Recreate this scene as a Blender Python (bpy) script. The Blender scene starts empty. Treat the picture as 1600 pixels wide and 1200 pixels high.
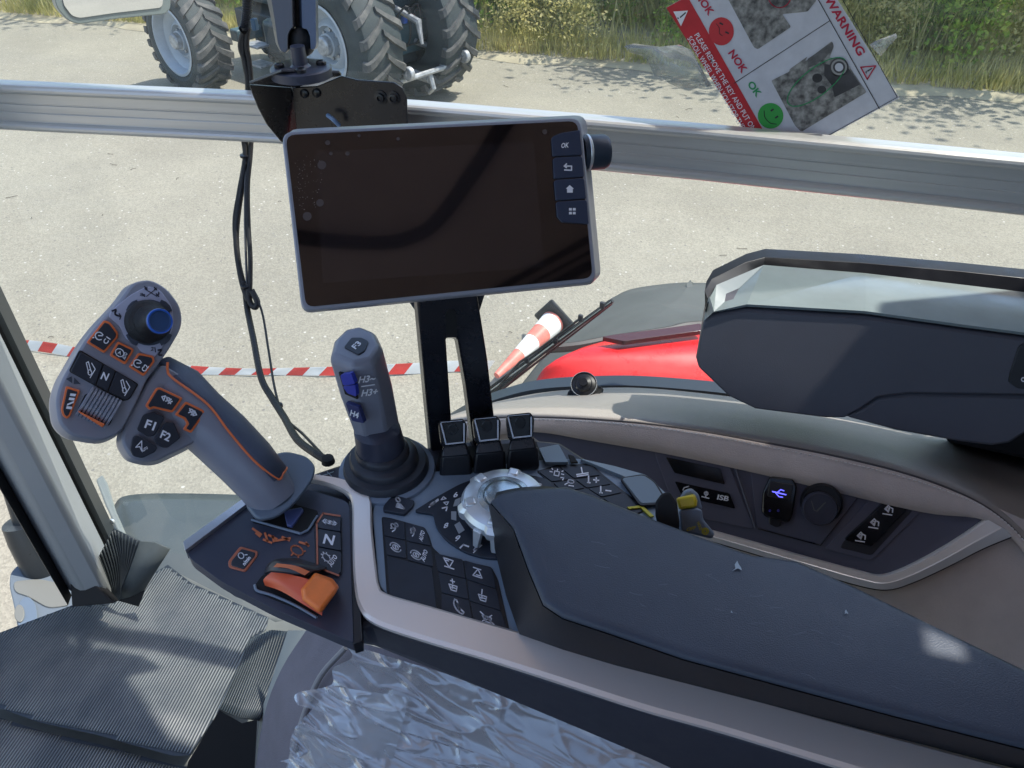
import bpy, bmesh, math, random
import numpy as np
from mathutils import Vector as V, Matrix, noise
random.seed(7); rng = np.random.default_rng(7)
S = bpy.context.scene; COL = S.collection
R = math.radians
# ------------------------------------------------------------------ camera
CAM = V((0, 0, 2.9)); PITCH, YAW = 38.0, 16.0
FPX = 1209.0
_p, _y = R(PITCH), R(YAW)
FWD = V((-math.sin(_y) * math.cos(_p), math.cos(_y) * math.cos(_p), -math.sin(_p)))
RGT = V((math.cos(_y), math.sin(_y), 0)); UPV = RGT.cross(FWD)
cam = bpy.data.cameras.new('camera'); cam.sensor_width = 36; cam.lens = 36 * FPX / 1600
cam.clip_start = 0.02; cam.clip_end = 600
co = bpy.data.objects.new('camera', cam); COL.objects.link(co)
co.location = CAM; co.rotation_euler = (R(90 - PITCH), 0, _y); S.camera = co
# ------------------------------------------------------------------ sky, sun, exposure
SUN_EL, SUN_AZ = 60.0, 28.0          # azimuth from +X towards +Y
w = bpy.data.worlds.new('World'); S.world = w; w.use_nodes = True
nt = w.node_tree; bg = nt.nodes['Background']
sk = nt.nodes.new('ShaderNodeTexSky'); sk.sky_type = 'NISHITA'; sk.sun_disc = False
sk.sun_elevation = R(SUN_EL); sk.sun_rotation = R(90 - SUN_AZ); sk.dust_density = 1.5
nt.links.new(sk.outputs[0], bg.inputs[0]); bg.inputs[1].default_value = 0.15
sl = bpy.data.lights.new('sun', 'SUN'); sl.energy = 2.7; sl.angle = R(0.6); sl.color = (1, .95, .86)
so = bpy.data.objects.new('sun', sl); COL.objects.link(so)
sd = V((math.cos(R(SUN_EL)) * math.cos(R(SUN_AZ)), math.cos(R(SUN_EL)) * math.sin(R(SUN_AZ)), math.sin(R(SUN_EL))))
so.rotation_euler = sd.to_track_quat('Z', 'Y').to_euler(); so.location = (0, 0, 10)
S.view_settings.view_transform = 'Standard'; S.view_settings.look = 'None'
S.view_settings.exposure = 1.22; S.view_settings.gamma = 1
S.cycles.max_bounces = 8; S.cycles.transparent_max_bounces = 16; S.cycles.caustics_reflective = False
S.cycles.caustics_refractive = False; S.cycles.sample_clamp_indirect = 4
# ------------------------------------------------------------------ rays of the camera model, used to find real points on real planes
def ray(x, y): return FWD + RGT * ((x - 800) / FPX) - UPV * ((y - 600) / FPX)
class Pl:
    def __init__(s, p, n): s.p = V(p); s.n = V(n).normalized()
    def at(s, x, y, up=0.0):
        d = ray(x, y); t = (s.p + s.n * up - CAM).dot(s.n) / d.dot(s.n); return CAM + d * t
def PZ(z): return Pl((0, 0, z), (0, 0, 1))
def PY(y): return Pl((0, y, 0), (0, -1, 0))
def D(x, y, d): return CAM + ray(x, y) * d
def P3(a, b, c):
    a, b, c = D(*a), D(*b), D(*c); n = (b - a).cross(c - a).normalized()
    if n.dot(CAM - a) < 0: n = -n
    return Pl(a, n)
def onZ(x, y, z): return PZ(z).at(x, y)
def onY(x, y, Y): return PY(Y).at(x, y)
# ------------------------------------------------------------------ materials
MT = {}
def nodes(m): return m.node_tree.nodes, m.node_tree.links
def mat(name, c, rough=.5, metal=0., var=.0, vs=30., bump=0., bs=200., c2=None, spec=.5, dirt=0., alpha=1., trans=0., emit=0., aniso=None):
    if name in MT: return MT[name]
    m = bpy.data.materials.new(name); m.use_nodes = True; N, L = nodes(m); b = N['Principled BSDF']
    b.inputs['Base Color'].default_value = (*c, 1); b.inputs['Roughness'].default_value = rough
    b.inputs['Metallic'].default_value = metal; b.inputs['Specular IOR Level'].default_value = spec
    if alpha < 1: b.inputs['Alpha'].default_value = alpha
    if trans: b.inputs['Transmission Weight'].default_value = trans
    if emit: b.inputs['Emission Color'].default_value = (*c, 1); b.inputs['Emission Strength'].default_value = emit
    tc = N.new('ShaderNodeTexCoord'); src = tc.outputs['Object']
    if aniso:
        mp = N.new('ShaderNodeMapping'); mp.inputs['Scale'].default_value = aniso; L.new(src, mp.inputs[0]); src = mp.outputs[0]
    if var or c2:
        n = N.new('ShaderNodeTexNoise'); n.inputs['Scale'].default_value = vs; n.inputs['Detail'].default_value = 6; n.inputs['Roughness'].default_value = .6
        L.new(src, n.inputs['Vector'])
        mx = N.new('ShaderNodeMix'); mx.data_type = 'RGBA'
        k2 = c2 if c2 else tuple(min(1, v * (1 + var)) for v in c); k1 = c if c2 else tuple(v * (1 - var) for v in c)
        mx.inputs[6].default_value = (*k1, 1); mx.inputs[7].default_value = (*k2, 1)
        rp = N.new('ShaderNodeMapRange'); rp.inputs[1].default_value = .35; rp.inputs[2].default_value = .65
        L.new(n.outputs['Fac'], rp.inputs[0]); L.new(rp.outputs[0], mx.inputs[0]); L.new(mx.outputs[2], b.inputs['Base Color'])
    if dirt:   # smudges and dust change the gloss
        n = N.new('ShaderNodeTexNoise'); n.inputs['Scale'].default_value = 22; n.inputs['Detail'].default_value = 8; n.inputs['Roughness'].default_value = .7
        L.new(tc.outputs['Object'], n.inputs['Vector'])
        rp = N.new('ShaderNodeMapRange'); rp.inputs[1].default_value = .3; rp.inputs[2].default_value = .7
        rp.inputs[3].default_value = max(.02, rough - dirt); rp.inputs[4].default_value = min(1, rough + dirt)
        L.new(n.outputs['Fac'], rp.inputs[0]); L.new(rp.outputs[0], b.inputs['Roughness'])
    if bump:
        n = N.new('ShaderNodeTexNoise'); n.inputs['Scale'].default_value = bs; n.inputs['Detail'].default_value = 3
        L.new(src, n.inputs['Vector'])
        bp = N.new('ShaderNodeBump'); bp.inputs['Strength'].default_value = bump; bp.inputs['Distance'].default_value = .001
        L.new(n.outputs['Fac'], bp.inputs['Height']); L.new(bp.outputs[0], b.inputs['Normal'])
    MT[name] = m; return m
def glassy(name, tint, gloss=.12, haze=.0, hc=(.7, .8, .8), rough=0., streak=False):
    m = bpy.data.materials.new(name); m.use_nodes = True; N, L = nodes(m)
    N.remove(N['Principled BSDF']); out = N['Material Output']
    t = N.new('ShaderNodeBsdfTransparent'); t.inputs[0].default_value = (*tint, 1)
    g = N.new('ShaderNodeBsdfGlossy'); g.inputs['Roughness'].default_value = rough
    fr = N.new('ShaderNodeFresnel'); fr.inputs[0].default_value = 1.5
    mu = N.new('ShaderNodeMath'); mu.operation = 'MULTIPLY'; mu.inputs[1].default_value = gloss * 10; mu.use_clamp = True
    L.new(fr.outputs[0], mu.inputs[0]); mx = N.new('ShaderNodeMixShader'); L.new(mu.outputs[0], mx.inputs[0])
    L.new(t.outputs[0], mx.inputs[1]); L.new(g.outputs[0], mx.inputs[2]); last = mx
    if haze:
        df = N.new('ShaderNodeBsdfDiffuse'); df.inputs[0].default_value = (*hc, 1)
        tl = N.new('ShaderNodeBsdfTranslucent'); tl.inputs[0].default_value = (*hc, 1)
        md = N.new('ShaderNodeMixShader'); L.new(df.outputs[0], md.inputs[1]); L.new(tl.outputs[0], md.inputs[2])
        tc = N.new('ShaderNodeTexCoord'); mp = N.new('ShaderNodeMapping'); mp.inputs['Scale'].default_value = (1.2, 1.2, 14) if streak else (4, 4, 4)
        n = N.new('ShaderNodeTexNoise'); n.inputs['Scale'].default_value = 5; n.inputs['Detail'].default_value = 7
        L.new(tc.outputs['Object'], mp.inputs[0]); L.new(mp.outputs[0], n.inputs['Vector'])
        rp = N.new('ShaderNodeMapRange'); rp.inputs[1].default_value = .3; rp.inputs[2].default_value = .75; rp.inputs[3].default_value = haze * .3; rp.inputs[4].default_value = haze
        L.new(n.outputs['Fac'], rp.inputs[0]); m2 = N.new('ShaderNodeMixShader'); L.new(rp.outputs[0], m2.inputs[0])
        L.new(mx.outputs[0], m2.inputs[1]); L.new(md.outputs[0], m2.inputs[2]); last = m2
    L.new(last.outputs[0], out.inputs[0]); MT[name] = m; return m
plastic = mat('slate plastic', (.19, .24, .31), .4, var=.08, vs=8, bump=.15, bs=1500, dirt=.1)
dplast = mat('charcoal plastic', (.048, .054, .082), .36, var=.1, vs=8, bump=.15, bs=1500, dirt=.1)
gripgrey = mat('grip grey plastic', (.265, .28, .335), .34, var=.06, vs=10, bump=.12, bs=1400, dirt=.08)
gripdark = mat('grip dark rubber', (.045, .058, .085), .5, var=.1, vs=12, bump=.3, bs=1200)
btn = mat('button dark', (.022, .028, .042), .42, var=.1, vs=40, dirt=.1)
black = mat('black plastic', (.012, .013, .017), .35, var=.2, vs=20, dirt=.12)
mblack = mat('matt black', (.008, .008, .009), .75)
satin = mat('black steel', (.012, .013, .018), .28, metal=.0, var=.2, vs=15, dirt=.1)
white = mat('printed white', (.86, .87, .92), .5)
orange = mat('orange plastic', (.92, .21, .035), .4, var=.08, vs=60)
orangep = mat('printed orange', (.72, .20, .08), .5)
chrome = mat('brushed silver', (.66, .66, .68), .33, metal=.85, var=.05, vs=3, bump=.05, bs=60, dirt=.08)
chrome2 = mat('silver paint', (.76, .80, .82), .34, metal=.65, dirt=.03)
blue = mat('blue plastic', (.03, .05, .42), .35)
padm = mat('armrest skin', (.056, .070, .098), .42, var=.1, vs=10, bump=.35, bs=900, dirt=.08)
leather = mat('taupe leather', (.68, .60, .545), .55, var=.07, vs=15, bump=.6, bs=700)
dashdark = mat('dash panel plastic', (.115, .12, .165), .45, var=.08, vs=9, bump=.15, bs=1500)
thread = mat('thread', (.80, .76, .72), .7)
alu = mat('anodised aluminium', (.66, .65, .62), .36, metal=.45, var=.08, vs=2.5, bump=.08, bs=50, aniso=(.6, 6, 30), dirt=.06)
rubber2 = mat('boot rubber', (.030, .034, .045), .42, var=.1, vs=20, bump=.2, bs=500)
rubber = mat('black rubber', (.014, .015, .017), .6, var=.2, vs=30, bump=.3, bs=500)
tyrem = mat('dusty tyre rubber', (.04, .044, .046), .8, var=.35, vs=7, bump=.5, bs=60, c2=(.125, .12, .11))
tyres = mat('tyre sidewall', (.030, .040, .042), .75, var=.25, vs=4, bump=.4, bs=40)
rimw = mat('rim grey white', (.36, .40, .44), .4, var=.1, vs=5)
steel = mat('linkage steel', (.35, .36, .37), .45, metal=.4, var=.3, vs=20)
redp = mat('red paint', (.72, .018, .022), .3, var=.06, vs=3, dirt=.08)
flarem = mat('grey rubber flare', (.085, .09, .085), .6, var=.15, vs=4, bump=.3, bs=120)
cream = mat('pillar cover', (.40, .42, .42), .5, var=.05, vs=6)
# ------------------------------------------------------------------ objects
WP = {}     # world position of each object's origin
def reg(o, pos, parent):
    COL.objects.link(o); WP[o.name] = V(pos)
    if parent: o.parent = parent; o.location = V(pos) - WP[parent.name]
    else: o.location = pos
    return o
def tag(o, label=None, cat=None, group=None, kind=None):
    if label: o['label'] = label
    if cat: o['category'] = cat
    if group: o['group'] = group
    if kind: o['kind'] = kind
    return o
def thing(name, label, cat, pos, group=None):
    return tag(reg(bpy.data.objects.new(name, None), pos, None), label, cat, group)
class MB:
    def __init__(s): s.v = []; s.f = []
    def add(s, vs, fs):
        o = len(s.v); s.v += [V(q) for q in vs]; s.f += [tuple(i + o for i in f) for f in fs]; return s
    def poly(s, pts): return s.add(pts, [tuple(range(len(pts)))])
    def loft(s, rings, cap0=True, cap1=True, closed=True):
        n = len(rings[0]); vs = [q for r in rings for q in r]; fs = []
        for k in range(len(rings) - 1):
            for i in range(n if closed else n - 1):
                j = (i + 1) % n; fs.append((k * n + i, k * n + j, (k + 1) * n + j, (k + 1) * n + i))
        if cap0: fs.append(tuple(range(n - 1, -1, -1)))
        if cap1: fs.append(tuple((len(rings) - 1) * n + i for i in range(n)))
        return s.add(vs, fs)
    def plate(s, px, pl, th, up=0., taper=0., shift=(0, 0)):
        a = [pl.at(x, y, up) for x, y in px]
        c = sum(a, V()) / len(a)
        if shift != (0, 0): b = [Pl(pl.p, pl.n).at(x + shift[0], y + shift[1], up - th) for x, y in px]
        else: b = [q - pl.n * th + (q - c) * taper for q in a]
        return s.loft([b, a])
    def tube(s, pts, r, seg=8, cap=True, prof=None):
        pts = [V(q) for q in pts]; rs = r if isinstance(r, (list, tuple)) else [r] * len(pts); rings = []
        t0 = (pts[1] - pts[0]).normalized(); u = t0.orthogonal().normalized()
        for i, q in enumerate(pts):
            t = (pts[min(i + 1, len(pts) - 1)] - pts[max(i - 1, 0)]).normalized()
            u = (u - t * u.dot(t)).normalized(); v = t.cross(u)
            rings.append([q + (u * math.cos(a) + v * math.sin(a)) * rs[i] for a in [2 * math.pi * k / seg for k in range(seg)]])
        return s.loft(rings, cap, cap)
    def rev(s, c, ax, prof, seg=32, cap=True, ph=0.):
        c = V(c); ax = V(ax).normalized(); u = ax.orthogonal().normalized(); v = ax.cross(u)
        return s.loft([[c + ax * h + (u * math.cos(a) + v * math.sin(a)) * max(r, 1e-5) for a in [2 * math.pi * k / seg + ph for k in range(seg)]] for r, h in prof], cap, cap)
    def box(s, c, e, rot=None):
        c = V(c); m = rot if rot else Matrix.Identity(3)
        vs = [c + m @ V((x * e[0] / 2, y * e[1] / 2, z * e[2] / 2)) for x in (-1, 1) for y in (-1, 1) for z in (-1, 1)]
        return s.add(vs, [(0, 1, 3, 2), (4, 6, 7, 5), (0, 4, 5, 1), (2, 3, 7, 6), (0, 2, 6, 4), (1, 5, 7, 3)])
    def stroke(s, pts, w, pl, up):          # px polyline, px width, printed on a plane
        pts = [V((x, y)) for x, y in pts]; w *= 1.15
        for a, b in zip(pts[:-1], pts[1:]):
            d = (b - a)
            if d.length < 1e-4: continue
            d.normalize(); n = V((-d.y, d.x)) * w / 2; e = d * w * .35
            s.poly([pl.at(*q, up) for q in (a - e + n, b + e + n, b + e - n, a - e - n)])
        return s
    def build(s, name, m, parent=None, pos=None, bev=0., seg=2, ang=35, smooth=True, fix=True):
        if pos is None: pos = WP[parent.name] if parent else sum(s.v, V()) / len(s.v)
        pos = V(pos); me = bpy.data.meshes.new(name)
        me.from_pydata([tuple(q - pos) for q in s.v], [], s.f)
        if fix:
            bm = bmesh.new(); bm.from_mesh(me); bmesh.ops.recalc_face_normals(bm, faces=bm.faces); bm.to_mesh(me); bm.free()
        for mm in (m if isinstance(m, (list, tuple)) else [m]): me.materials.append(mm)
        if smooth:
            me.polygons.foreach_set('use_smooth', [True] * len(me.polygons)); me.set_sharp_from_angle(angle=R(ang))
        o = bpy.data.objects.new(name, me); reg(o, pos, parent)
        if bev:
            b = o.modifiers.new('bevel', 'BEVEL'); b.width = bev; b.segments = seg; b.limit_method = 'ANGLE'; b.angle_limit = R(28); b.harden_normals = False
        return o
def rnd(px, r, n=4):                         # rounds the corners of a pixel polygon
    px = [V(q) for q in px]; out = []; N = len(px)
    for i, p in enumerate(px):
        ri = r[i] if isinstance(r, (list, tuple)) else r
        a, b = px[i - 1] - p, px[(i + 1) % N] - p
        k = min(ri, a.length * .48, b.length * .48)
        if k < .2: out.append(tuple(p)); continue
        A, B = p + a.normalized() * k, p + b.normalized() * k
        for j in range(n + 1):
            t = j / n; q = A * (1 - t) ** 2 + p * 2 * t * (1 - t) + B * t * t; out.append(tuple(q))
    return out
def smooth(pts, n=6):                        # Catmull-Rom through 2-D or 3-D points
    P = [V(q) for q in pts]; P = [P[0] * 2 - P[1]] + P + [P[-1] * 2 - P[-2]]; out = []
    for i in range(1, len(P) - 2):
        for j in range(n):
            t = j / n; a, b, c, d = P[i - 1:i + 3]
            out.append(.5 * ((2 * b) + (c - a) * t + (2 * a - 5 * b + 4 * c - d) * t * t + (3 * b - a - 3 * c + d) * t ** 3))
    return out + [P[-2]]
def circ(cx, cy, rx, ry=None, n=20, rot=0., a0=0., a1=360.):
    ry = ry or rx; c, s = math.cos(R(rot)), math.sin(R(rot)); o = []
    full = abs(a1 - a0) >= 360
    for k in range(n if full else n + 1):
        a = R(a0 + (a1 - a0) * k / n); x, y = rx * math.cos(a), ry * math.sin(a); o.append((cx + x * c - y * s, cy + x * s + y * c))
    return o
_fc = {}
def glyphs(s):
    if s in _fc: return _fc[s]
    cu = bpy.data.curves.new('t', 'FONT'); cu.body = s; cu.size = 1; cu.resolution_u = 3; cu.offset = .028 if len(s) < 9 else .006
    o = bpy.data.objects.new('t', cu); COL.objects.link(o); bpy.context.view_layer.update()
    me = o.evaluated_get(bpy.context.evaluated_depsgraph_get()).to_mesh()
    vs = [v.co.copy() for v in me.vertices]; fs = [tuple(p.vertices) for p in me.polygons]
    bpy.data.objects.remove(o); bpy.data.curves.remove(cu)
    x0, x1 = min(v.x for v in vs), max(v.x for v in vs); y0, y1 = min(v.y for v in vs), max(v.y for v in vs)
    vs = [((v.x - x0) / (x1 - x0) - .5, (v.y - y0) / max(1e-6, (y1 - y0)) - .5) for v in vs]
    _fc[s] = (vs, fs); return _fc[s]
def text(mb, s, c, base, upv, pl, up):       # base = pixel vector of the whole width, upv = pixel vector of the height
    vs, fs = glyphs(s)
    mb.add([pl.at(c[0] + x * base[0] + y * upv[0], c[1] + x * base[1] + y * upv[1], up) for x, y in vs], fs); return mb
def sym(mb, c, ex, ey, strokes, w, pl, up):  # strokes in unit coordinates
    for st in strokes:
        mb.stroke([(c[0] + x * ex[0] + y * ey[0], c[1] + x * ex[1] + y * ey[1]) for x, y in st], w, pl, up)
    return mb
def arc(cx, cy, r, a0, a1, n=10): return [(cx + r * math.cos(R(a0 + (a1 - a0) * i / n)), cy + r * math.sin(R(a0 + (a1 - a0) * i / n))) for i in range(n + 1)]
def button(parent, px, pl, sy=None, r=3, raise_=.0015, m=None, name='button', label=None, th=.004, bev=.0006, smat=None):
    o = MB().plate(rnd(px, r), pl, th, raise_).build(name, m or btn, parent, bev=bev)
    if label: o['label'] = label
    if sy:
        b = MB(); sy(b, pl, raise_ + .0003); b.build('symbol', smat or white, o, smooth=False, fix=False)
    return o
# ================================================================== OUTSIDE: ground, verge, vegetation
def ground_mat():
    m = bpy.data.materials.new('asphalt'); m.use_nodes = True; N, L = nodes(m); b = N['Principled BSDF']; b.inputs['Roughness'].default_value = .9
    tc = N.new('ShaderNodeTexCoord')
    def noi(sc, det=4, rough=.6):
        n = N.new('ShaderNodeTexNoise'); n.inputs['Scale'].default_value = sc; n.inputs['Detail'].default_value = det; n.inputs['Roughness'].default_value = rough
        L.new(tc.outputs['Object'], n.inputs['Vector']); return n
    def ramp(src, lo, hi, c0, c1):
        r = N.new('ShaderNodeValToRGB'); r.color_ramp.elements[0].position = lo; r.color_ramp.elements[1].position = hi
        r.color_ramp.elements[0].color = (*c0, 1); r.color_ramp.elements[1].color = (*c1, 1); L.new(src, r.inputs[0]); return r
    v = N.new('ShaderNodeTexVoronoi'); v.inputs['Scale'].default_value = 85; L.new(tc.outputs['Object'], v.inputs['Vector'])
    sep = N.new('ShaderNodeSeparateColor'); L.new(v.outputs['Color'], sep.inputs[0])
    stones = ramp(sep.outputs[0], .1, .95, (.18, .165, .135), (.42, .395, .325))
    big = ramp(noi(1.1, 6, .65).outputs['Fac'], .3, .72, (.74, .73, .72), (1.14, 1.12, 1.07))
    fine = ramp(noi(230, 2).outputs['Fac'], .3, .7, (.7, .7, .7), (1.2, 1.2, 1.2))
    m1 = N.new('ShaderNodeMix'); m1.data_type = 'RGBA'; m1.blend_type = 'MULTIPLY'; m1.inputs[0].default_value = 1; L.new(stones.outputs[0], m1.inputs[6]); L.new(big.outputs[0], m1.inputs[7])
    m2 = N.new('ShaderNodeMix'); m2.data_type = 'RGBA'; m2.blend_type = 'MULTIPLY'; m2.inputs[0].default_value = .6; L.new(m1.outputs[2], m2.inputs[6]); L.new(fine.outputs[0], m2.inputs[7])
    # blend towards an even pale binder
    m3 = N.new('ShaderNodeMix'); m3.data_type = 'RGBA'; m3.inputs[0].default_value = .66; L.new(m2.outputs[2], m3.inputs[6]); m3.inputs[7].default_value = (.275, .256, .205, 1)
    st = ramp(noi(.33, 7, .7).outputs['Fac'], .36, .66, (.84, .83, .82), (1.05, 1.05, 1.04))
    v2 = N.new('ShaderNodeTexVoronoi'); v2.inputs['Scale'].default_value = 26; L.new(tc.outputs['Object'], v2.inputs['Vector'])
    s2 = N.new('ShaderNodeSeparateColor'); L.new(v2.outputs['Color'], s2.inputs[0])
    g1 = N.new('ShaderNodeMath'); g1.operation = 'LESS_THAN'; g1.inputs[1].default_value = .24; L.new(v2.outputs['Distance'], g1.inputs[0])
    g2 = N.new('ShaderNodeMath'); g2.operation = 'GREATER_THAN'; g2.inputs[1].default_value = .84; L.new(s2.outputs[0], g2.inputs[0])
    g3 = N.new('ShaderNodeMath'); g3.operation = 'MULTIPLY'; L.new(g1.outputs[0], g3.inputs[0]); L.new(g2.outputs[0], g3.inputs[1])
    chips = ramp(s2.outputs[1], .3, .7, (.17, .16, .14), (.46, .44, .39))
    m4 = N.new('ShaderNodeMix'); m4.data_type = 'RGBA'; L.new(g3.outputs[0], m4.inputs[0]); L.new(m3.outputs[2], m4.inputs[6]); L.new(chips.outputs[0], m4.inputs[7])
    m5 = N.new('ShaderNodeMix'); m5.data_type = 'RGBA'; m5.blend_type = 'MULTIPLY'; m5.inputs[0].default_value = 1; L.new(m4.outputs[2], m5.inputs[6]); L.new(st.outputs[0], m5.inputs[7])
    L.new(m5.outputs[2], b.inputs['Base Color'])
    bp = N.new('ShaderNodeBump'); bp.inputs['Strength'].default_value = .5; bp.inputs['Distance'].default_value = .004; L.new(v.outputs['Distance'], bp.inputs['Height']); L.new(bp.outputs[0], b.inputs['Normal'])
    return m
gm = ground_mat()
tag(MB().poly([(-200, -150, 0), (200, -150, 0), (200, 250, 0), (-200, 250, 0)]).build('ground', gm, pos=(0, 0, 0)), 'pale speckled asphalt yard around the tractor', kind='structure')
# verge: a raised sheet of dry earth with an uneven edge
vb = MB(); nx = 160; rowsY = [0, .12, .35, .9, 2.5, 8, 60]
gr = []
for j, dy in enumerate(rowsY):
    gr.append([(x, 10.15 + dy + (noise.noise(V((x * .9, j * 3, 0))) * .28 if j < 4 else 0), (.004 if j == 0 else .03 + .05 * min(j, 3) / 3 + .03 * noise.noise(V((x * 2, j, 5)))) + (.2 if j > 4 else 0)) for x in np.linspace(-40, 40, nx)])
vb.loft(gr, False, False, closed=False)
earth = mat('dry earth', (.30, .26, .18), .95, vs=3, c2=(.42, .37, .25), bump=1., bs=30)
tag(vb.build('verge', earth, pos=(0, 10, 0)), 'dry earth verge along the far side of the yard', kind='structure')
# blades and straw
def leafmat(name, c1, c2, c3, vs):
    m = bpy.data.materials.new(name); m.use_nodes = True; N, L = nodes(m); b = N['Principled BSDF']; b.inputs['Roughness'].default_value = .65
    tc = N.new('ShaderNodeTexCoord'); n = N.new('ShaderNodeTexNoise'); n.inputs['Scale'].default_value = vs; n.inputs['Detail'].default_value = 5; n.inputs['Roughness'].default_value = .75
    L.new(tc.outputs['Object'], n.inputs['Vector']); r = N.new('ShaderNodeValToRGB'); e = r.color_ramp.elements
    e[0].position = .34; e[0].color = (*c1, 1); e[1].position = .68; e[1].color = (*c3, 1); k = e.new(.5); k.color = (*c2, 1)
    L.new(n.outputs['Fac'], r.inputs[0]); L.new(r.outputs[0], b.inputs['Base Color'])
    t = N.new('ShaderNodeBsdfTranslucent'); L.new(r.outputs[0], t.inputs[0]); mx = N.new('ShaderNodeMixShader'); mx.inputs[0].default_value = .5
    L.new(b.outputs[0], mx.inputs[1]); L.new(t.outputs[0], mx.inputs[2]); L.new(mx.outputs[0], N['Material Output'].inputs[0]); return m
straw = leafmat('straw blades', (.30, .31, .08), (.58, .52, .20), (.74, .66, .38), 2.2)
greenl = leafmat('green leaves', (.10, .22, .02), (.32, .46, .06), (.66, .66, .18), 3.)
darkl = leafmat('dark leaves', (.06, .15, .03), (.16, .29, .05), (.36, .46, .11), 3.)
def quick(name, verts, faces, m, pos=(0, 0, 0), mats=None):
    me = bpy.data.meshes.new(name); nv = len(verts); nf = len(faces); k = faces.shape[1]
    me.vertices.add(nv); me.vertices.foreach_set('co', (verts - np.array(pos)).astype(np.float32).ravel())
    me.loops.add(nf * k); me.loops.foreach_set('vertex_index', faces.astype(np.int32).ravel())
    me.polygons.add(nf); me.polygons.foreach_set('loop_start', np.arange(0, nf * k, k, dtype=np.int32))
    me.update(calc_edges=True); me.validate(); me.materials.append(m); return me
def blades(n, xr, y0, yscale, hmin, hmax, wd):
    x = rng.uniform(*xr, n); y = y0 + rng.exponential(yscale, n) if yscale < 5 else y0 + rng.uniform(0, yscale, n); z = np.full(n, .06)
    dens = np.array([noise.noise(V((a * .8, b * .9, 0))) for a, b in zip(x, y)]); keep = dens > rng.uniform(-.6, .3, n)
    x, y, z = x[keep], y[keep], z[keep]; n = len(x)
    h = rng.uniform(hmin, hmax, n) * (.6 + .8 * rng.random(n)); a = rng.uniform(0, 6.28, n); wv = rng.uniform(.5, 1.3, n) * wd
    ln = h * rng.uniform(.1, .55, n); b2 = rng.uniform(0, 6.28, n)
    p = np.stack([x, y, z], 1); s = np.stack([np.cos(a) * wv, np.sin(a) * wv, 0 * a], 1); tip = p + np.stack([np.cos(b2) * ln, np.sin(b2) * ln, h], 1)
    vs = np.stack([p - s, p + s, tip], 1).reshape(-1, 3); return vs, np.arange(3 * n).reshape(-1, 3)
vs, fs = blades(42000, (-16, 9), 10.3, .9, .05, .30, .010)
me = quick('dry_grass', vs, fs, straw, (0, 10, 0)); o = reg(bpy.data.objects.new('dry_grass', me), (0, 10, 0), None); tag(o, 'short dry straw coloured grass along the verge', 'grass', kind='stuff')
vs, fs = blades(36000, (-16, 9), 11.3, 6, .3, 1.0, .016)
me = quick('tall_grass', vs, fs, straw, (0, 12, 0)); o = reg(bpy.data.objects.new('tall_grass', me), (0, 12, 0), None); tag(o, 'tall half dry grass among the bushes behind the verge', 'grass', kind='stuff')
vs, fs = blades(20000, (-14, 9), 9.6, .5, .01, .035, .012)
def bushmesh(name, n, rx, ry, h, m, ls, strands=9):
    """climbing stems: leaves cluster along upright wandering strands"""
    P = []
    for s in range(strands):
        bx, by = rng.uniform(-rx, rx), rng.uniform(-ry, ry); hh = h * rng.uniform(.6, 1); k = n // strands
        t = rng.random(k) ** .8; ph = rng.uniform(0, 6, 2)
        c = np.stack([bx + .16 * np.sin(t * 5 + ph[0]), by + .16 * np.sin(t * 4 + ph[1]), t * hh], 1)
        r = (.20 - .12 * t)[:, None] * rng.uniform(.6, 1.3); P.append(c + rng.normal(0, 1, (k, 3)) * r * np.array([1, 1, .7]))
    P = np.concatenate(P); P[:, 2] = np.abs(P[:, 2]) + .02; n = len(P)
    u = rng.normal(0, 1, (n, 3)); u /= np.linalg.norm(u, axis=1)[:, None]; v = np.cross(u, rng.normal(0, 1, (n, 3))); v /= np.linalg.norm(v, axis=1)[:, None]
    s = (ls * rng.uniform(.6, 1.3, n))[:, None]
    vs = np.stack([P - u * s, P + v * s * .55, P + u * s, P - v * s * .55], 1).reshape(-1, 3)
    return quick(name, vs, np.arange(4 * n).reshape(-1, 4), m)
bm_ = [bushmesh('bush_leaves', 3600, .75, .4, 2.2, greenl, .045), bushmesh('bush_leaves', 3600, .7, .4, 1.8, greenl, .04, 12), bushmesh('bush_leaves', 3000, .8, .4, 1.5, darkl, .045, 7), bushmesh('bush_leaves', 2600, .8, .5, 1.1, straw, .03, 16)]
spots = []
x = -15.5; i = 0
while x < 8.5:
    for row in range(3):
        spots.append((x + rng.uniform(-.4, .4), 11.35 + row * .95 + rng.uniform(-.2, .3) + (.35 if x > 0 else 0), [3, 0, 2][row] if (i % 3 == 0) else [1, 0, 0][row] if i % 3 == 1 else [3, 1, 2][row], rng.uniform(0, 3.1), rng.uniform(.8, 1.15)))
    x += 1.12; i += 1
kinds = ['tall bright green bush', 'low bright green bush', 'dark green bush', 'dry straw coloured bush']
def bushlabel(k, i, x):
    w_ = 'far left of the parked tractor' if x < -10 else 'left of the parked tractor' if x < -6.5 else 'behind the parked tractor' if x < -3.6 else 'left of the warning sheet' if x < -.5 else 'behind the warning sheet' if x < 1.9 else 'right of the warning sheet' if x < 5 else 'far right of the warning sheet'
    return kinds[k] + ' in the ' + ['front', 'middle', 'back'][i % 3] + ' hedge row ' + w_
stemm = mat('stems', (.12, .09, .05), .8)
for k, (bx, by, kd, rz, sc) in enumerate(spots):
    o = bpy.data.objects.new('bush', bm_[kd]); reg(o, (bx, by, .1), None); o.rotation_euler.z = rz; o.scale = (sc, sc, sc)
    tag(o, bushlabel(kd, k, bx), 'bush', 'bushes of the hedge behind the verge')
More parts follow.
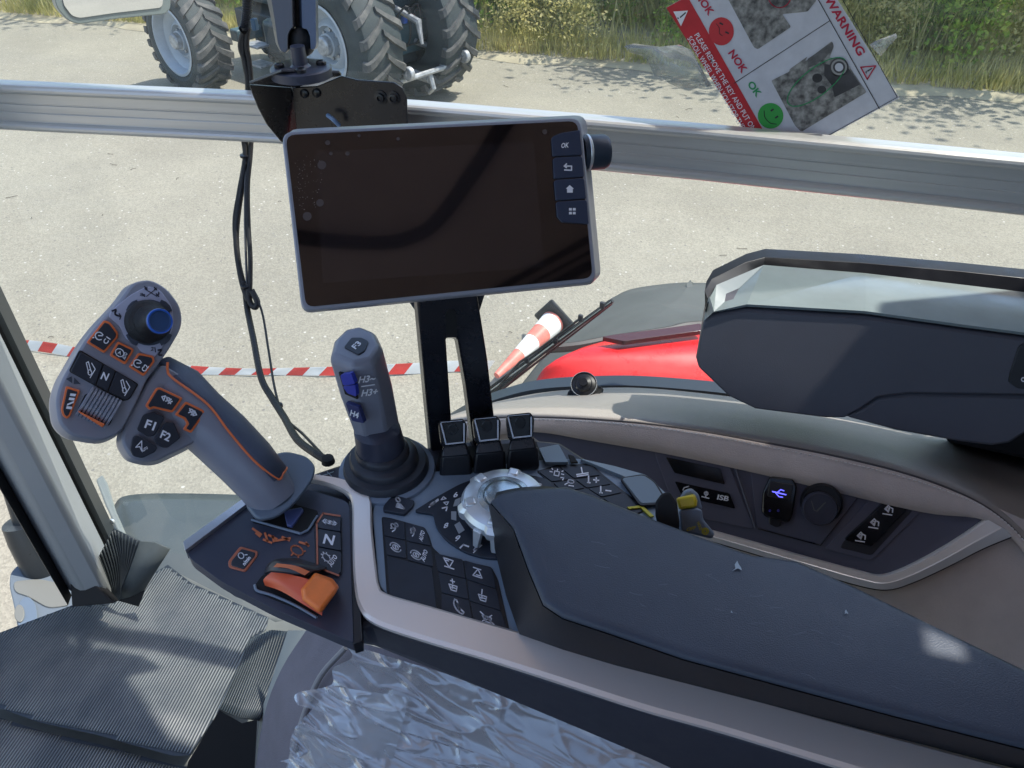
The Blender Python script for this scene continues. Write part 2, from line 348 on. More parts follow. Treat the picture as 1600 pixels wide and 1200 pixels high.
# trees behind the hedge
TREEL = ['leafy tree behind the hedge far to the left of the parked tractor', 'leafy tree behind the hedge just in front of the parked tractor', 'leafy tree behind the hedge left of the warning sheet', 'leafy tree behind the hedge hidden by the warning sheet', 'leafy tree behind the hedge right of the warning sheet', 'rightmost leafy tree behind the hedge', 'leafy tree behind the hedge beyond the rear wheels of the parked tractor']
def tree(x, y, h, sd):
    r_ = np.random.default_rng(sd); t = thing('tree', TREEL[sd - 3], 'tree', (x, y, .1), 'trees behind the hedge')
    tr = [V((x + .12 * math.sin(k * 1.3 + sd), y + .1 * math.cos(k + sd), .1 + h * .75 * k / 7)) for k in range(8)]
    b = MB().tube(tr, [.09 * (1 - k / 9) + .02 for k in range(8)], 8)
    cl = []
    for q in range(13):
        k = 2 + q % 5; a = q * 2.4 + sd; l = h * r_.uniform(.16, .3); e = tr[k] + V((math.cos(a) * l, math.sin(a) * l, l * r_.uniform(.3, .9)))
        b.tube([tr[k], (tr[k] + e) / 2 + V((0, 0, .08)), e], [.035, .022, .01], 6); cl.append(e)
    b.build('trunk', stemm, t)
    P = []
    for e in cl + [tr[7], tr[6], tr[5]]:
        P.append(np.array(e) + r_.normal(0, 1, (420, 3)) * h * .07 * r_.uniform(.7, 1.3))
    P = np.concatenate(P); n = len(P); u = r_.normal(0, 1, (n, 3)); u /= np.linalg.norm(u, axis=1)[:, None]; v = np.cross(u, r_.normal(0, 1, (n, 3))); v /= np.linalg.norm(v, axis=1)[:, None]
    s = .07 * r_.uniform(.6, 1.3, n)[:, None]
    vs = np.stack([P - u * s, P + v * s * .6, P + u * s, P - v * s * .6], 1).reshape(-1, 3)
    me = quick('crown', vs, np.arange(4 * n).reshape(-1, 4), greenl, (x, y, .1)); reg(bpy.data.objects.new('crown', me), (x, y, .1), t)
for k, (x, y, h) in enumerate([(-12.5, 13.2, 6.5), (-7.6, 13.6, 6), (-.2, 12.4, 5.6), (2.8, 12.1, 5.2), (5.4, 12.3, 5.8), (8.2, 12.4, 6.2), (-3.4, 13.2, 5.6)]): tree(x, y, h, k + 3)
# ================================================================== OTHER TRACTOR
TH = R(24); AX = V((math.sin(TH), math.cos(TH), 0)); HD = V((-AX.y, AX.x, 0))      # axle direction (away), heading
RR, RF = .76, .57
hubR = onZ(500, 74, RR); hubF = onZ(268, 66, RF)
tr = thing('tractor', 'parked blue-grey tractor with pale grey rims seen from behind beyond the window', 'tractor', (hubR.x, hubR.y, 0))
def wheel(hub, Rt, rr, wd, near=True):
    sgn = 1 if near else -1; A = AX * sgn; W_ = tag(MB().rev(hub, A, [(rr, .02), (rr + .10 * Rt, -.015), (Rt * .80, -.01), (Rt * .93, .02), (Rt * .955, .06), (Rt * .965, wd / 2), (Rt * .955, wd - .06), (Rt * .93, wd - .02), (Rt * .8, wd + .01), (rr, wd - .02), (rr - .03, wd / 2), (rr, .02)], 48, False).build('wheel', tyres, tr))
    u = V((0, 0, 1)); v = A.cross(u); n = 22; b = MB()
    def P(a, r, h): return hub + (u * math.cos(a) + v * math.sin(a)) * r + A * h
    for k in range(n):
        for side in (0, 1):
            a0 = 2 * math.pi * (k + .5 * side) / n; h0 = wd * (.53 if side == 0 else .47); h1 = wd * (-.03 if side == 0 else 1.03); dir_ = 1 if near else -1
            rings = []
            for t in (0, .35, .7, .9, 1.):
                hh = h0 + (h1 - h0) * t; a = a0 + dir_ * (.42 * t ** .8) * .62; hw = .030 + .016 * t; rt = Rt * (1.0 if t < .8 else .985 if t < 1 else .95); rb = Rt * (.94 if t < .9 else .86)
                hws = hw / Rt / .5 * .5
                rings.append([P(a - hws * 1.15, rb, hh), P(a - hws * .8, rt, hh), P(a + hws * .8, rt, hh), P(a + hws * 1.15, rb, hh)])
            b.loft(rings)
    b.build('tread', tyrem, W_, bev=0, ang=30)
    rm = MB().rev(hub, A, [(rr + .01, .0), (rr - .015, -.005), (rr - .03, .02), (rr - .05, .10), (rr - .10, .13), (rr - .12, .15), (rr * .62, .17), (rr * .52, .12), (rr * .46, .11), (rr * .40, .16), (rr * .30, .165), (rr * .29, .09), (rr * .2, .085), (.0, .08)], 48, False).build('rim', rimw, W_, ang=40)
    hb = MB().rev(hub, A, [(rr * .24, .10), (rr * .24, .03), (rr * .2, .015), (0, .01)], 24, False)
    for k in range(8):
        a = k * math.pi / 4; hb.rev(P(a, rr * .345, .17), -A, [(.018, 0), (.018, .03), (0, .032)], 6)
    hb.build('hub', steel, W_)
    for k in range(8):
        pass
    return W_
wheel(hubR, RR, .40, .50); wheel(hubF, RF, .36, .42)
farR = hubR + AX * 1.62; wheel(farR, RR, .40, .50, False)
wheel(hubF + AX * 1.8, RF, .36, .42, False)
rotm = Matrix((HD, AX, V((0, 0, 1)))).transposed()
body = mat('tractor body teal', (.05, .10, .12), .5, var=.2, vs=6, dirt=.1)
mid = hubR + AX * .95
def tb(name, c, e, m, bev=.02): return MB().box(mid + HD * c[0] + AX * c[1] + V((0, 0, c[2] * .86 - RR)), [k * .86 for k in e], rotm).build(name, m, tr, bev=bev)
tb('rear_axle', (0, 0, RR), (.35, 1.1, .35), body); tb('gearbox', (.6, 0, .85), (1.5, .5, .55), body); tb('front_axle', (HD.dot(hubF - hubR), 0, RF), (.18, 1.5, .16), body)
tb('engine_hood', (1.9, 0, 1.15), (1.5, .6, .5), body, .08); tb('cab_body', (.35, 0, 1.5), (1.1, 1.0, .8), mat('dark glazing', (.03, .05, .06), .08), .05)
tb('fuel_tank', (1.0, -.55, .72), (.75, .42, .42), mat('tank plastic', (.02, .035, .045), .4), .06)
for zz in (.38, .62): tb('step', (1.35, -.80, zz), (.30, .22, .03), steel, .005)
for s in (1,):
    f = MB(); 
    arcs = [(math.cos(R(a)), math.sin(R(a))) for a in range(62, 151, 11)]
    c0 = mid + AX * (s * .98) 
    rg = [[c0 + HD * (x * (RR + dr)) + V((0, 0, y * (RR + dr))) + AX * h for dr, h in ((.22, -.27), (.25, -.27), (.25, .27), (.22, .27))] for x, y in arcs]
    f.loft(rg).build('fender', body, tr)
tb('underbody', (1.2, 0, .62), (3.0, .7, .35), mat('underbody dark', (.02, .03, .035), .7)); tb('side_toolbox', (.85, -.55, 1.15), (.6, .3, .5), body, .03)
# three point linkage
lk = lambda c: mid + HD * c[0] * .62 + AX * c[1] + V((0, 0, c[2] * .86 - RR))
for s in (-1, 1):
    MB().tube([lk((-.25, s * .22, .72)), lk((-.7, s * .36, .62)), lk((-1.15, s * .42, .60))], [.035, .035, .045], 8).build('lower_link', steel, tr)
    MB().tube([lk((-.35, s * .30, 1.45)), lk((-.62, s * .34, 1.0)), lk((-.72, s * .36, .64))], [.022, .03, .028], 8).build('lift_rod', steel, tr)
    MB().tube([lk((-.12, s * .26, 1.35)), lk((-.38, s * .30, 1.46))], [.05, .035], 8).build('lift_arm', steel, tr)
    MB().rev(lk((-1.15, s * .42, .60)), AX, [(.07, -.03), (.07, .03)], 14).build('hook', steel, tr, bev=.01)
MB().tube([lk((-.2, 0, 1.15)), lk((-.75, 0, 1.05)), lk((-.80, 0, .8))], [.03, .04, .02], 8).build('top_link', steel, tr)
MB().tube([lk((-.15, 0, .42)), lk((-.95, 0, .40))], [.05, .05], 8).tube([lk((-.95, 0, .46)), lk((-1.02, 0, .3)), lk((-.9, 0, .22))], [.03, .03, .02], 8).build('drawbar', steel, tr)
MB().tube([lk((-1.0, -.55, .5)), lk((-1.0, .55, .5))], [.03, .03], 8).build('cross_bar', steel, tr)
for k, (yy, c) in enumerate(((-.1, (.5, .4, .03)), (.05, (.02, .1, .5)), (.16, (.4, .03, .02)))):
    MB().box(lk((-.32, yy, 1.02)), (.05, .06, .08), rotm).build('hydraulic_coupler', mat('coupler%d' % k, c, .5), tr, bev=.01)
    MB().tube(smooth([lk((-.33, yy, 1.05)), lk((-.55, yy + .08, 1.2)), lk((-.5, yy + .1, .8)), lk((-.3, yy, .7))], 5), .012, 6).build('hose', rubber, tr)
# ================================================================== CONE AND BARRIER TAPE
ct, cb = onZ(779, 584, .10), onZ(864, 503, .16); ax = (cb - ct).normalized(); L_ = (cb - ct).length
cone = thing('traffic_cone', 'red and white traffic cone lying on the asphalt with its black foot up', 'traffic cone', (cb.x, cb.y, 0))
cred = mat('cone red', (.72, .20, .15), .5, var=.2, vs=12); cwh = mat('cone white', (.80, .78, .74), .45, var=.08, vs=15)
bands = [(0, .16, cwh), (.16, .36, cred), (.36, .60, cwh), (.60, .78, cred), (.78, .97, cwh), (.97, 1.0, cred)]
rad = lambda t: .022 + .056 * t
for a, b, m in bands[1:]:
    MB().rev(ct, ax, [(rad(a) - .006, a * L_), (rad(a), a * L_), (rad(b), b * L_), (rad(b) - .006, b * L_)], 28, False).build('band', m, cone)
sq = V((0, 0, 1)) - ax * ax.z; sq.normalize(); sd_ = ax.cross(sq); rm_ = Matrix((sq, sd_, ax)).transposed() @ Matrix.Rotation(R(38), 3, 'Z')
MB().box(cb + ax * .02, (.23, .23, .025), rm_).build('foot', rubber, cone, bev=.012)
MB().rev(ct, ax, [(.02, -.02), (rad(0), 0), (rad(.16), .16 * L_)], 20).build('tip', cred, cone)
def tape_obj(pts, wpx, label):
    n = 26; tr_, tw_ = [], []
    P = smooth(pts, 14); ptsz = [onZ(p.x, p.y, .008 + .006 * math.sin(i * .5)) for i, p in enumerate(P)]
    t = thing('barrier_tape', label, 'barrier tape', ptsz[len(ptsz) // 2], 'red and white barrier tape')
    acc = 0; cur = None; mb = {0: MB(), 1: MB()}
    # resample evenly, each stripe its own slanted piece
    d = [0]
    for a, b in zip(ptsz[:-1], ptsz[1:]): d.append(d[-1] + (b - a).length)
    def at(s):
        for i in range(len(d) - 1):
            if d[i + 1] >= s: return ptsz[i].lerp(ptsz[i + 1], (s - d[i]) / max(1e-6, d[i + 1] - d[i]))
        return ptsz[-1]
    s = 0; k = 0; W = wpx; st = .105; tm = {0: mat('tape white', (.78, .77, .74), .35), 1: mat('tape red', (.68, .05, .04), .35)}
    while s + st < d[-1]:
        tw = .5 + .5 * math.sin(s * 2.1 + 1); up = V((0, .35, .94)) * 1; 
        def w_at(q): return W * (.55 + .45 * abs(math.sin(q * 1.3 + .6)))
        a0, a1 = at(s), at(s + st); sl_ = .05
        b0, b1 = at(min(d[-1], s + sl_)), at(min(d[-1], s + st + sl_))
        MB().loft([[a0, a0 + V((0, 0, .0015)), b0 + V((0, 0, .0015)) + up * w_at(s), b0 + up * w_at(s)], [a1, a1 + V((0, 0, .0015)), b1 + V((0, 0, .0015)) + up * w_at(s + st), b1 + up * w_at(s + st)]]).build('stripe', tm[k % 2], t)
        s += st; k += 1
    return t
tape_obj([(-60, 542), (60, 549), (170, 569), (290, 584), (420, 586), (540, 587), (650, 584), (700, 581), (772, 580)], .07, 'red and white striped barrier tape stretched low over the asphalt to the cone')

# twigs and bits lying on the yard
b = MB(); r_ = np.random.default_rng(5)
for k in range(90):
    x, y = r_.uniform(-6, 3), r_.uniform(1.6, 9.5); a = r_.uniform(0, 6.3); l = r_.uniform(.01, .05); u = V((math.cos(a), math.sin(a), 0)); v = V((-u.y, u.x, 0))
    p = V((x, y, .006)); b.tube([p - u * l, p + v * l * .25 + V((0, 0, .004)), p + u * l], .0022, 4)
tag(b.build('litter', mat('twig', (.07, .055, .04), .9), fix=False), 'scattered dry twigs and crumbs on the yard', 'litter', kind='stuff')
# ================================================================== CAB SHELL
def yrail(x): # px of the rail's top edge
    xs = [-300, 0, 400, 650, 1100, 1600, 1900]; ys = [112, 129, 146, 161, 198, 245, 276]; return float(np.interp(x, xs, ys))
RP = [onZ(x, yrail(x), 2.572) for x in range(-250, 1851, 75)]
RP = [V((p.x, p.y, 2.572)) for p in RP]
print('rail', RP[3], RP[14], RP[-1])
def glasspt(p, z, off): # window surface stands a little outside the rail
    return V((p.x, p.y + off, z))
wtint = glassy('side glass', (.93, .97, .97), .10, haze=.06, streak=True)
gl = MB(); gl.loft([[glasspt(p, z, .055) for p in RP] for z in (1.50, 2.0, 2.6, 3.25)], False, False, closed=False)
tag(gl.build('side_window', wtint, fix=False), 'large clear side window pane with faint wiping streaks behind the rail', 'window')
rail = thing('window_rail', 'long ribbed silver aluminium rail running across the side window', 'rail', RP[14])
def railprof(prof, name, m, bev=0):
    rings = []
    for i, p in enumerate(RP):
        t = (RP[min(i + 1, len(RP) - 1)] - RP[max(i - 1, 0)]).normalized(); nn = V((t.y, -t.x, 0))   # towards the cab
        rings.append([p + nn * a + V((0, 0, b)) for a, b in prof])
    return MB().loft(rings).build(name, m, rail, ang=25)
railprof([(0, -.012), (.004, -.012), (.004, -.0255), (.0025, -.0265), (.0025, -.0275), (.004, -.0285), (.004, -.038), (.003, -.039), (.004, -.040), (.004, -.052), (-.012, -.052), (-.012, -.012)], 'face_strip', alu)
ca = lambda cx, cy, r, a0, a1: [(cx + r * math.cos(R(a0 + (a1 - a0) * k / 8)), cy + r * math.sin(R(a0 + (a1 - a0) * k / 8))) for k in range(9)]
railprof(ca(.006, -.006, .0065, -100, 120) + [(-.012, .0), (-.012, -.0115)], 'upper_bead', alu)
railprof(ca(.006, -.058, .0060, -120, 100) + [(-.012, -.0525), (-.012, -.064)], 'lower_bead', alu)
# pillar
pil = thing('front_pillar', 'pale grey covered cab pillar with black edge seals at the left', 'pillar', onZ(140, 930, 1.6))
def column(px, z0, z1, name, m, parent, zb=None, bev=0.):
    a = [onZ(x, y, z0) for x, y in px]; return MB().loft([a, [V((q.x, q.y, z1)) for q in a]]).build(name, m, parent, bev=bev)
column([(108, 925), (135, 944), (178, 940), (170, 868), (160, 846), (120, 850), (98, 888)], 1.6, 3.3, 'cover', cream, pil, bev=.012)
column([(62, 872), (106, 946), (112, 930), (80, 870)], 1.60, 3.3, 'windscreen_seal', mblack, pil)
column([(163, 868), (168, 846), (181, 836), (188, 846), (176, 868)], 1.55, 3.3, 'window_seal', rubber, pil, bev=.004)
column([(176, 868), (184, 852), (190, 850), (184, 868)], 1.55, 3.3, 'window_frame', mat('frame dark steel', (.07, .08, .085), .3, metal=.4), pil)
pf = P3((108, 893, 1.525), (112, 948, 1.53), (175, 940, 1.515))
MB().plate([(107, 888), (112, 884), (130, 893), (150, 915), (177, 943), (112, 949)], pf, .02).build('foot_boot', mblack, pil, bev=.003)  # black plate standing in for the dark cutout at the pillar foot
MB().rev(onZ(176, 814, 1.62), V((0, -1, .2)), [(.006, 0), (.006, .004), (0, .006)], 12).build('screw', chrome2, pil)
# roof with skylight, headliner, rear pillar
roofm = mat('headliner', (.60, .46, .44), .8, var=.08, vs=6)
rf = thing('cab_roof', 'cab roof with brownish headliner above the driver', 'roof', (-.3, 0, 3.3))
def slabz(pts, z0, z1, name, m, parent=None, bev=0): return MB().loft([[V((x, y, z0)) for x, y in pts], [V((x, y, z1)) for x, y in pts]]).build(name, m, parent, bev=bev)
ROOF_Y = .985
slabz([(-1.6, .72), (.98, .72), (.98, ROOF_Y), (.12, ROOF_Y), (-.1, 1.10), (-1.6, 1.04)], 3.30, 3.42, 'side_edge', mat('roof rim', (.80, .66, .58), .7, var=.06, vs=5), rf, .02)  # outline shaped to shade the mat; pale colour added to brighten the trim
def roofhit(x, y): q = onZ(x, y, 2.415); return q + sd * ((3.36 - q.z) / sd.z)
hh = [roofhit(1385, 952), roofhit(1505, 1008)]; hx0, hx1 = hh[0].x - .005, hh[1].x + .0; hy0, hy1 = min(h.y for h in hh) - .028, min(.70, max(h.y for h in hh) + .018)  # roof hole added to throw a sun patch on the armrest
print('HATCH', hx0, hx1, hy0, hy1)
slabz([(-.35, -.95), (hx0, -.95), (hx0, .715), (-.35, .715)], 3.30, 3.36, 'headliner', roofm, rf)
slabz([(hx1, -.95), (.98, -.95), (.98, .715), (hx1, .715)], 3.30, 3.36, 'headliner', roofm, rf)
slabz([(hx0 + .0005, -.95), (hx1 - .0005, -.95), (hx1 - .0005, hy0), (hx0 + .0005, hy0)], 3.30, 3.36, 'headliner', roofm, rf)
slabz([(hx0 + .0005, hy1), (hx1 - .0005, hy1), (hx1 - .0005, .715), (hx0 + .0005, .715)], 3.30, 3.36, 'headliner', roofm, rf)
MB().tube([V((hx0, (hy0 + hy1) / 2 + .006, 3.33)), V((hx1, (hy0 + hy1) / 2 - .010, 3.33))], .004, 8).build('hatch_bar', mblack, rf)
slabz([(-1.6, -.95), (-1.35, -.95), (-1.35, .715), (-1.6, .715)], 3.30, 3.42, 'front_edge', roofm, rf, .02)
slabz([(-1.345, -.95), (-.355, -.95), (-.355, -.6), (-1.345, -.6)], 3.30, 3.42, 'left_edge', roofm, rf, .02)
rp = thing('rear_pillar', 'dark rear cab pillar beyond the right end of the rail', 'pillar', (.72, .9, 1.9))
slabz([(.60, .80), (.98, .80), (.98, 1.02), (.60, 1.02)], 1.9, 3.3, 'cover', mat('rear cover', (.12, .12, .13), .5), rp, .02)
# seat back, door and driver's side of the cab, all behind the photographer: out of view, and cutting light from the left
sb = thing('driver_seat', 'grey fabric driver seat below the armrest', 'seat', (.25, -.05, 1.9))
seatm = mat('seat fabric', (.17, .16, .19), .75, var=.08, vs=20, bump=.8, bs=500)
MB().tube(smooth([V(q) for q in ((.26, .60, 3.296), (.255, .45, 3.296), (.25, .33, 3.296), (.26, .21, 3.296), (.262, .07, 3.296), (.235, .01, 3.296), (.18, -.03, 3.296), (.05, -.07, 3.296), (-.10, -.09, 3.296), (-.33, -.10, 3.296))], 8), .016, 10).build('headliner_seam', mblack, rf)
for k in range(3): MB().tube([V((.50 + k * .045, -.07, 3.294)), V((.65 + k * .045, .23, 3.294))], [.008, .004, .012][k], 8).build('headliner_rib', mblack, rf)
bh = thing('rear_bulkhead', 'brown grey cab wall behind the driver', 'wall', (.99, 0, 1.5))
wallm = mat('cab wall', (.13, .11, .11), .8, var=.08, vs=6)
slabz([(.985, -.95), (1.04, -.95), (1.04, 1.02), (.985, 1.02)], 1.40, 3.29, 'panel', wallm, bh)
dw = thing('left_door', 'lower left cab door panel with curved black frame', 'door', (0, -.97, 1.5))
slabz([(-1.2, -1.0), (.98, -1.0), (.98, -.955), (-1.2, -.955)], 1.40, 2.62, 'door_panel', wallm, dw)  # unseen panel, raised to block light from the left
# ------------------------------------------------------------------ floor and mats
fpx = [onZ(x, y, 1.5) for x, y in [(-150, 1110), (0, 1005), (112, 958), (176, 952), (268, 890), (430, 972), (560, 950), (900, 980)]]
slabz([(q.x, q.y) for q in fpx] + [(.98, .6), (.98, -.9), (-1.2, -.9)], 1.40, 1.5, 'floor', mat('floor paint', (.18, .19, .18), .7, var=.15, vs=6))
tag(bpy.data.objects['floor'], 'grey cab floor under the rubber mat', kind='structure')
matm = mat('mat rubber', (.022, .03, .04), .45, vs=7, c2=(.04, .05, .062), dirt=.12)
ribm = mat('dusty ribs', (.13, .15, .165), .45, vs=9, c2=(.27, .28, .275), dirt=.12)  # paler than the sheet: dust, plus sun shine put into the colour
fm = thing('floor_mat', 'black ribbed rubber mat with curled corners on the cab floor', 'mat', onZ(250, 1000, 1.55))
MZ = 1.55
def wav(q, s=.004): return V((0, 0, s * noise.noise(q * 5)))
def inside(p, poly):
    c = False; j = len(poly) - 1
    for i in range(len(poly)):
        (x1, y1), (x2, y2) = poly[i], poly[j]
        if (y1 > p[1]) != (y2 > p[1]) and p[0] < (x2 - x1) * (p[1] - y1) / (y2 - y1) + x1: c = not c
        j = i
    return c
def ribbed(px, name, ang_px, pitch, hgt, zf, parent, base=True):
    """sheet + ribs running along the px direction ang_px, clipped to the outline"""
    poly = [onZ(x, y, MZ) for x, y in px]; p2 = [(q.x, q.y) for q in poly]
    a = onZ(*ang_px[0], MZ); b = onZ(*ang_px[1], MZ); u = V((b.x - a.x, b.y - a.y, 0)).normalized(); v = V((-u.y, u.x, 0))
    cx = [V((q[0], q[1], 0)) for q in p2]; us = [q.dot(u) for q in cx]; vs_ = [q.dot(v) for q in cx]
    rb = MB(); k = min(vs_) + pitch / 2
    while k < max(vs_):
        s = min(us); run = None; st = .008
        while s <= max(us) + st:
            q = u * s + v * k; ins = inside((q.x, q.y), p2)
            if ins and run is None: run = [s]
            elif ins: run.append(s)
            if (not ins) and run:
                if len(run) > 1:
                    rings = []
                    for t in run:
                        c = u * t + v * k; z = zf(c); rings.append([c - v * pitch * .32 + V((0, 0, z)), c - v * pitch * .18 + V((0, 0, z + hgt)), c + v * pitch * .18 + V((0, 0, z + hgt)), c + v * pitch * .32 + V((0, 0, z))])
                    rb.loft(rings)
                run = None
            s += st
        k += pitch
    # base sheet as triangulated grid
    bm = bmesh.new(); f = bm.faces.new([bm.verts.new((q[0], q[1], 0)) for q in p2]); bmesh.ops.triangulate(bm, faces=[f])
    bmesh.ops.subdivide_edges(bm, edges=bm.edges, cuts=5, use_grid_fill=True)
    bs = MB(); bs.add([V((w_.co.x, w_.co.y, zf(w_.co))) for w_ in bm.verts], [[w_.index for w_ in ff.verts] for ff in bm.faces] if bm.verts.index_update() is None else [])
    bm.free(); o = bs.build(name, matm, parent, ang=180); r = rb.build('ribs', ribm, o, ang=180, fix=False); r['kind'] = 'stuff'; return o
def zmain(c): return MZ + .004 * noise.noise(V((c.x * 4, c.y * 4, 0)))
RIB = ((100, 1120), (190, 985))
ribbed([(-60, 1020), (0, 988), (112, 945), (176, 942), (225, 905), (262, 882), (300, 912), (420, 965), (415, 985), (388, 1003), (372, 1060), (345, 1108), (296, 1180), (270, 1181), (150, 1148), (60, 1128), (-60, 1085)], 'mat_sheet', ((100, 1120), (190, 985)), .0056, .0019, zmain, fm)
def zlow(c): return MZ - .022 + .003 * noise.noise(V((c.x * 5, c.y * 5, 3)))
ribbed([(-80, 1088), (60, 1133), (150, 1153), (270, 1186), (300, 1189), (330, 1260), (-80, 1260)], 'mat_step', ((100, 1120), (190, 985)), .0056, .0019, zlow, fm)
# curled flaps
def flap(rows, name, ribs_n):
    """rows: list of lists of 3-D points (rows run up the sheet)"""
    A = MB(); rr = [smooth(r, 5) for r in rows]; A.loft(rr, False, False, closed=False); o = A.build(name, matm, fm, ang=60); sol = o.modifiers.new('s', 'SOLIDIFY'); sol.thickness = .003; sol.offset = 0
    b = MB(); n = len(rr[0])
    for k in range(ribs_n):
        t = (k + .5) / ribs_n * (len(rr) - 1); i = min(int(t), len(rr) - 2); f = t - i
        line = [rr[i][j].lerp(rr[i + 1][j], f) for j in range(n)]
        nn = [(rr[i + 1][j] - rr[i][j]).cross((line[min(j + 1, n - 1)] - line[max(j - 1, 0)])).normalized() for j in range(n)]
        nn = [(q if q.dot(CAM - line[j]) > 0 else -q) for j, q in enumerate(nn)]
        b.tube([line[j] + nn[j] * .0022 for j in range(n)], .0016, 4)
    r = b.build('ribs', mat('flap ribs', (.065, .078, .085), .4, var=.3, vs=9), o, ang=180, fix=False); r['kind'] = 'stuff'; return o
flap([[D(180, 938, 1.58), D(168, 905, 1.56), D(153, 872, 1.54)], [D(190, 935, 1.57), D(190, 880, 1.54), D(178, 826, 1.53)], [D(184, 938, 1.575), D(203, 890, 1.53), D(219, 846, 1.50)]], 'curled_edge', 14)
ff = MB().loft([[D(184, 937, 1.574), D(203, 890, 1.529), D(219, 846, 1.499)], [D(205, 932, 1.56), D(222, 890, 1.52), D(242, 847, 1.48)], [D(226, 922, 1.555), D(248, 886, 1.51), D(266, 858, 1.47)]], False, False, closed=False)
o = ff.build('folded_back', mat('mat underside', (.10, .115, .115), .6, var=.1, vs=12), fm, ang=180); sd2 = o.modifiers.new('s', 'SOLIDIFY'); sd2.thickness = .003; sd2.offset = 0
MB().poly([D(182, 938, 1.572), D(227, 922, 1.55), D(217, 948, 1.565)]).build('torn_corner', mblack, fm)
flap([[D(390, 1000, 1.53), D(372, 1045, 1.48), D(343, 1108, 1.415)], [D(425, 985, 1.45), D(405, 1045, 1.40), D(375, 1122, 1.34)], [D(462, 988, 1.38), D(440, 1050, 1.34), D(404, 1126, 1.28)]], 'curled_edge', 18)
# ------------------------------------------------------------------ seat side under the console
def hull(rows, name, m, parent, sub=4, ang=180, th=0):
    rr = [smooth(r, sub) for r in rows]; cols = list(zip(*rr)); cc = [smooth(c, sub) for c in cols]
    o = MB().loft([list(r) for r in zip(*cc)], False, False, closed=False).build(name, m, parent, ang=ang)
    if th: o.modifiers.new('s', 'SOLIDIFY').thickness = th
    return o
hull([[D(485, 975, 1.15), D(440, 1045, 1.16), D(412, 1120, 1.17), D(395, 1230, 1.18)], [D(535, 1000, 1.08), D(495, 1060, 1.07), D(465, 1130, 1.06), D(445, 1240, 1.05)], [D(620, 1020, 1.02), D(600, 1090, 1.0), D(580, 1160, .98), D(560, 1260, .96)], [D(1000, 1150, .93), D(980, 1200, .91), D(960, 1260, .89), D(950, 1330, .87)], [D(1500, 1250, .8), D(1480, 1300, .78), D(1480, 1400, .76), D(1480, 1500, .74)]], 'cushion', seatm, sb)
MB().tube(smooth([D(540, 1012, 1.04), D(500, 1058, 1.05), D(474, 1120, 1.05), D(452, 1200, 1.04), D(440, 1280, 1.03)], 6), .004, 8).build('piping', mat('piping grey', (.3, .3, .31), .6), sb)
hull([[D(450, 985, 1.30), D(425, 1060, 1.30), D(405, 1130, 1.30), D(398, 1230, 1.3)], [D(492, 985, 1.20), D(455, 1050, 1.21), D(428, 1125, 1.22), D(410, 1230, 1.22)]], 'side_cover', mat('seat side pale', (.33, .35, .33), .5), sb)
# crumpled clear plastic over the cushion
def plasticsheet():
    m = bpy.data.materials.new('crinkled film'); m.use_nodes = True; N, L = nodes(m); N.remove(N['Principled BSDF'])
    t = N.new('ShaderNodeBsdfTransparent'); g = N.new('ShaderNodeBsdfGlossy'); g.inputs['Roughness'].default_value = .13; g.inputs[0].default_value = (.95, .97, 1, 1)
    d = N.new('ShaderNodeBsdfDiffuse'); d.inputs[0].default_value = (.82, .86, .88, 1)
    lw = N.new('ShaderNodeLayerWeight'); lw.inputs[0].default_value = .35
    m1 = N.new('ShaderNodeMixShader'); m1.inputs[0].default_value = .34; L.new(t.outputs[0], m1.inputs[1]); L.new(d.outputs[0], m1.inputs[2])
    m2 = N.new('ShaderNodeMixShader'); mr = N.new('ShaderNodeMapRange'); mr.inputs[3].default_value = .12; mr.inputs[4].default_value = .6; L.new(lw.outputs['Facing'], mr.inputs[0]); L.new(mr.outputs[0], m2.inputs[0])
    L.new(m1.outputs[0], m2.inputs[1]); L.new(g.outputs[0], m2.inputs[2]); L.new(m2.outputs[0], N['Material Output'].inputs[0]); return m
pm = plasticsheet()
def crumple(x, y, seed):
    r_ = CR.setdefault(seed, [(math.cos(a), math.sin(a), f, p, w_) for a, f, p, w_ in zip(np.random.default_rng(seed).uniform(0, 3.14, 22), np.random.default_rng(seed + 1).uniform(.006, .03, 22), np.random.default_rng(seed + 2).uniform(0, 9, 22), range(22))])
    wx = x + 34 * noise.noise(V((x * .008, y * .008, seed))); wy = y + 34 * noise.noise(V((x * .008, y * .008, seed + 9))); h = 0
    for c, s, f, p, k in r_:
        t = (wx * c + wy * s) * f + p; tri = abs((t % 2) - 1); m = max(0, .24 + noise.noise(V((x * .006 + k * 3.1, y * .006, k))) * 1.6)
        h += (tri - .5) * m * .010 / f
    a = V(((x + y * .6) * .0042, (y - x * .6) * .013, seed)); b_ = V(((x - y * .5) * .012, (y + x * .5) * .006, seed + 4))
    n1, n2, n3 = noise.noise(a), noise.noise(b_), noise.noise(a * 2.7 + V((3, 1, 2)))
    rdg = .42 * (1 - min(1, abs(n1) * 7)) ** 2 + .30 * (1 - min(1, abs(n2) * 7)) ** 2 + .16 * (1 - min(1, abs(n3) * 6)) ** 2
    return h * .34 + 1.3 * noise.noise(V((x * .005, y * .005, seed))) + rdg * .55 + .16 * n3
CR = {}
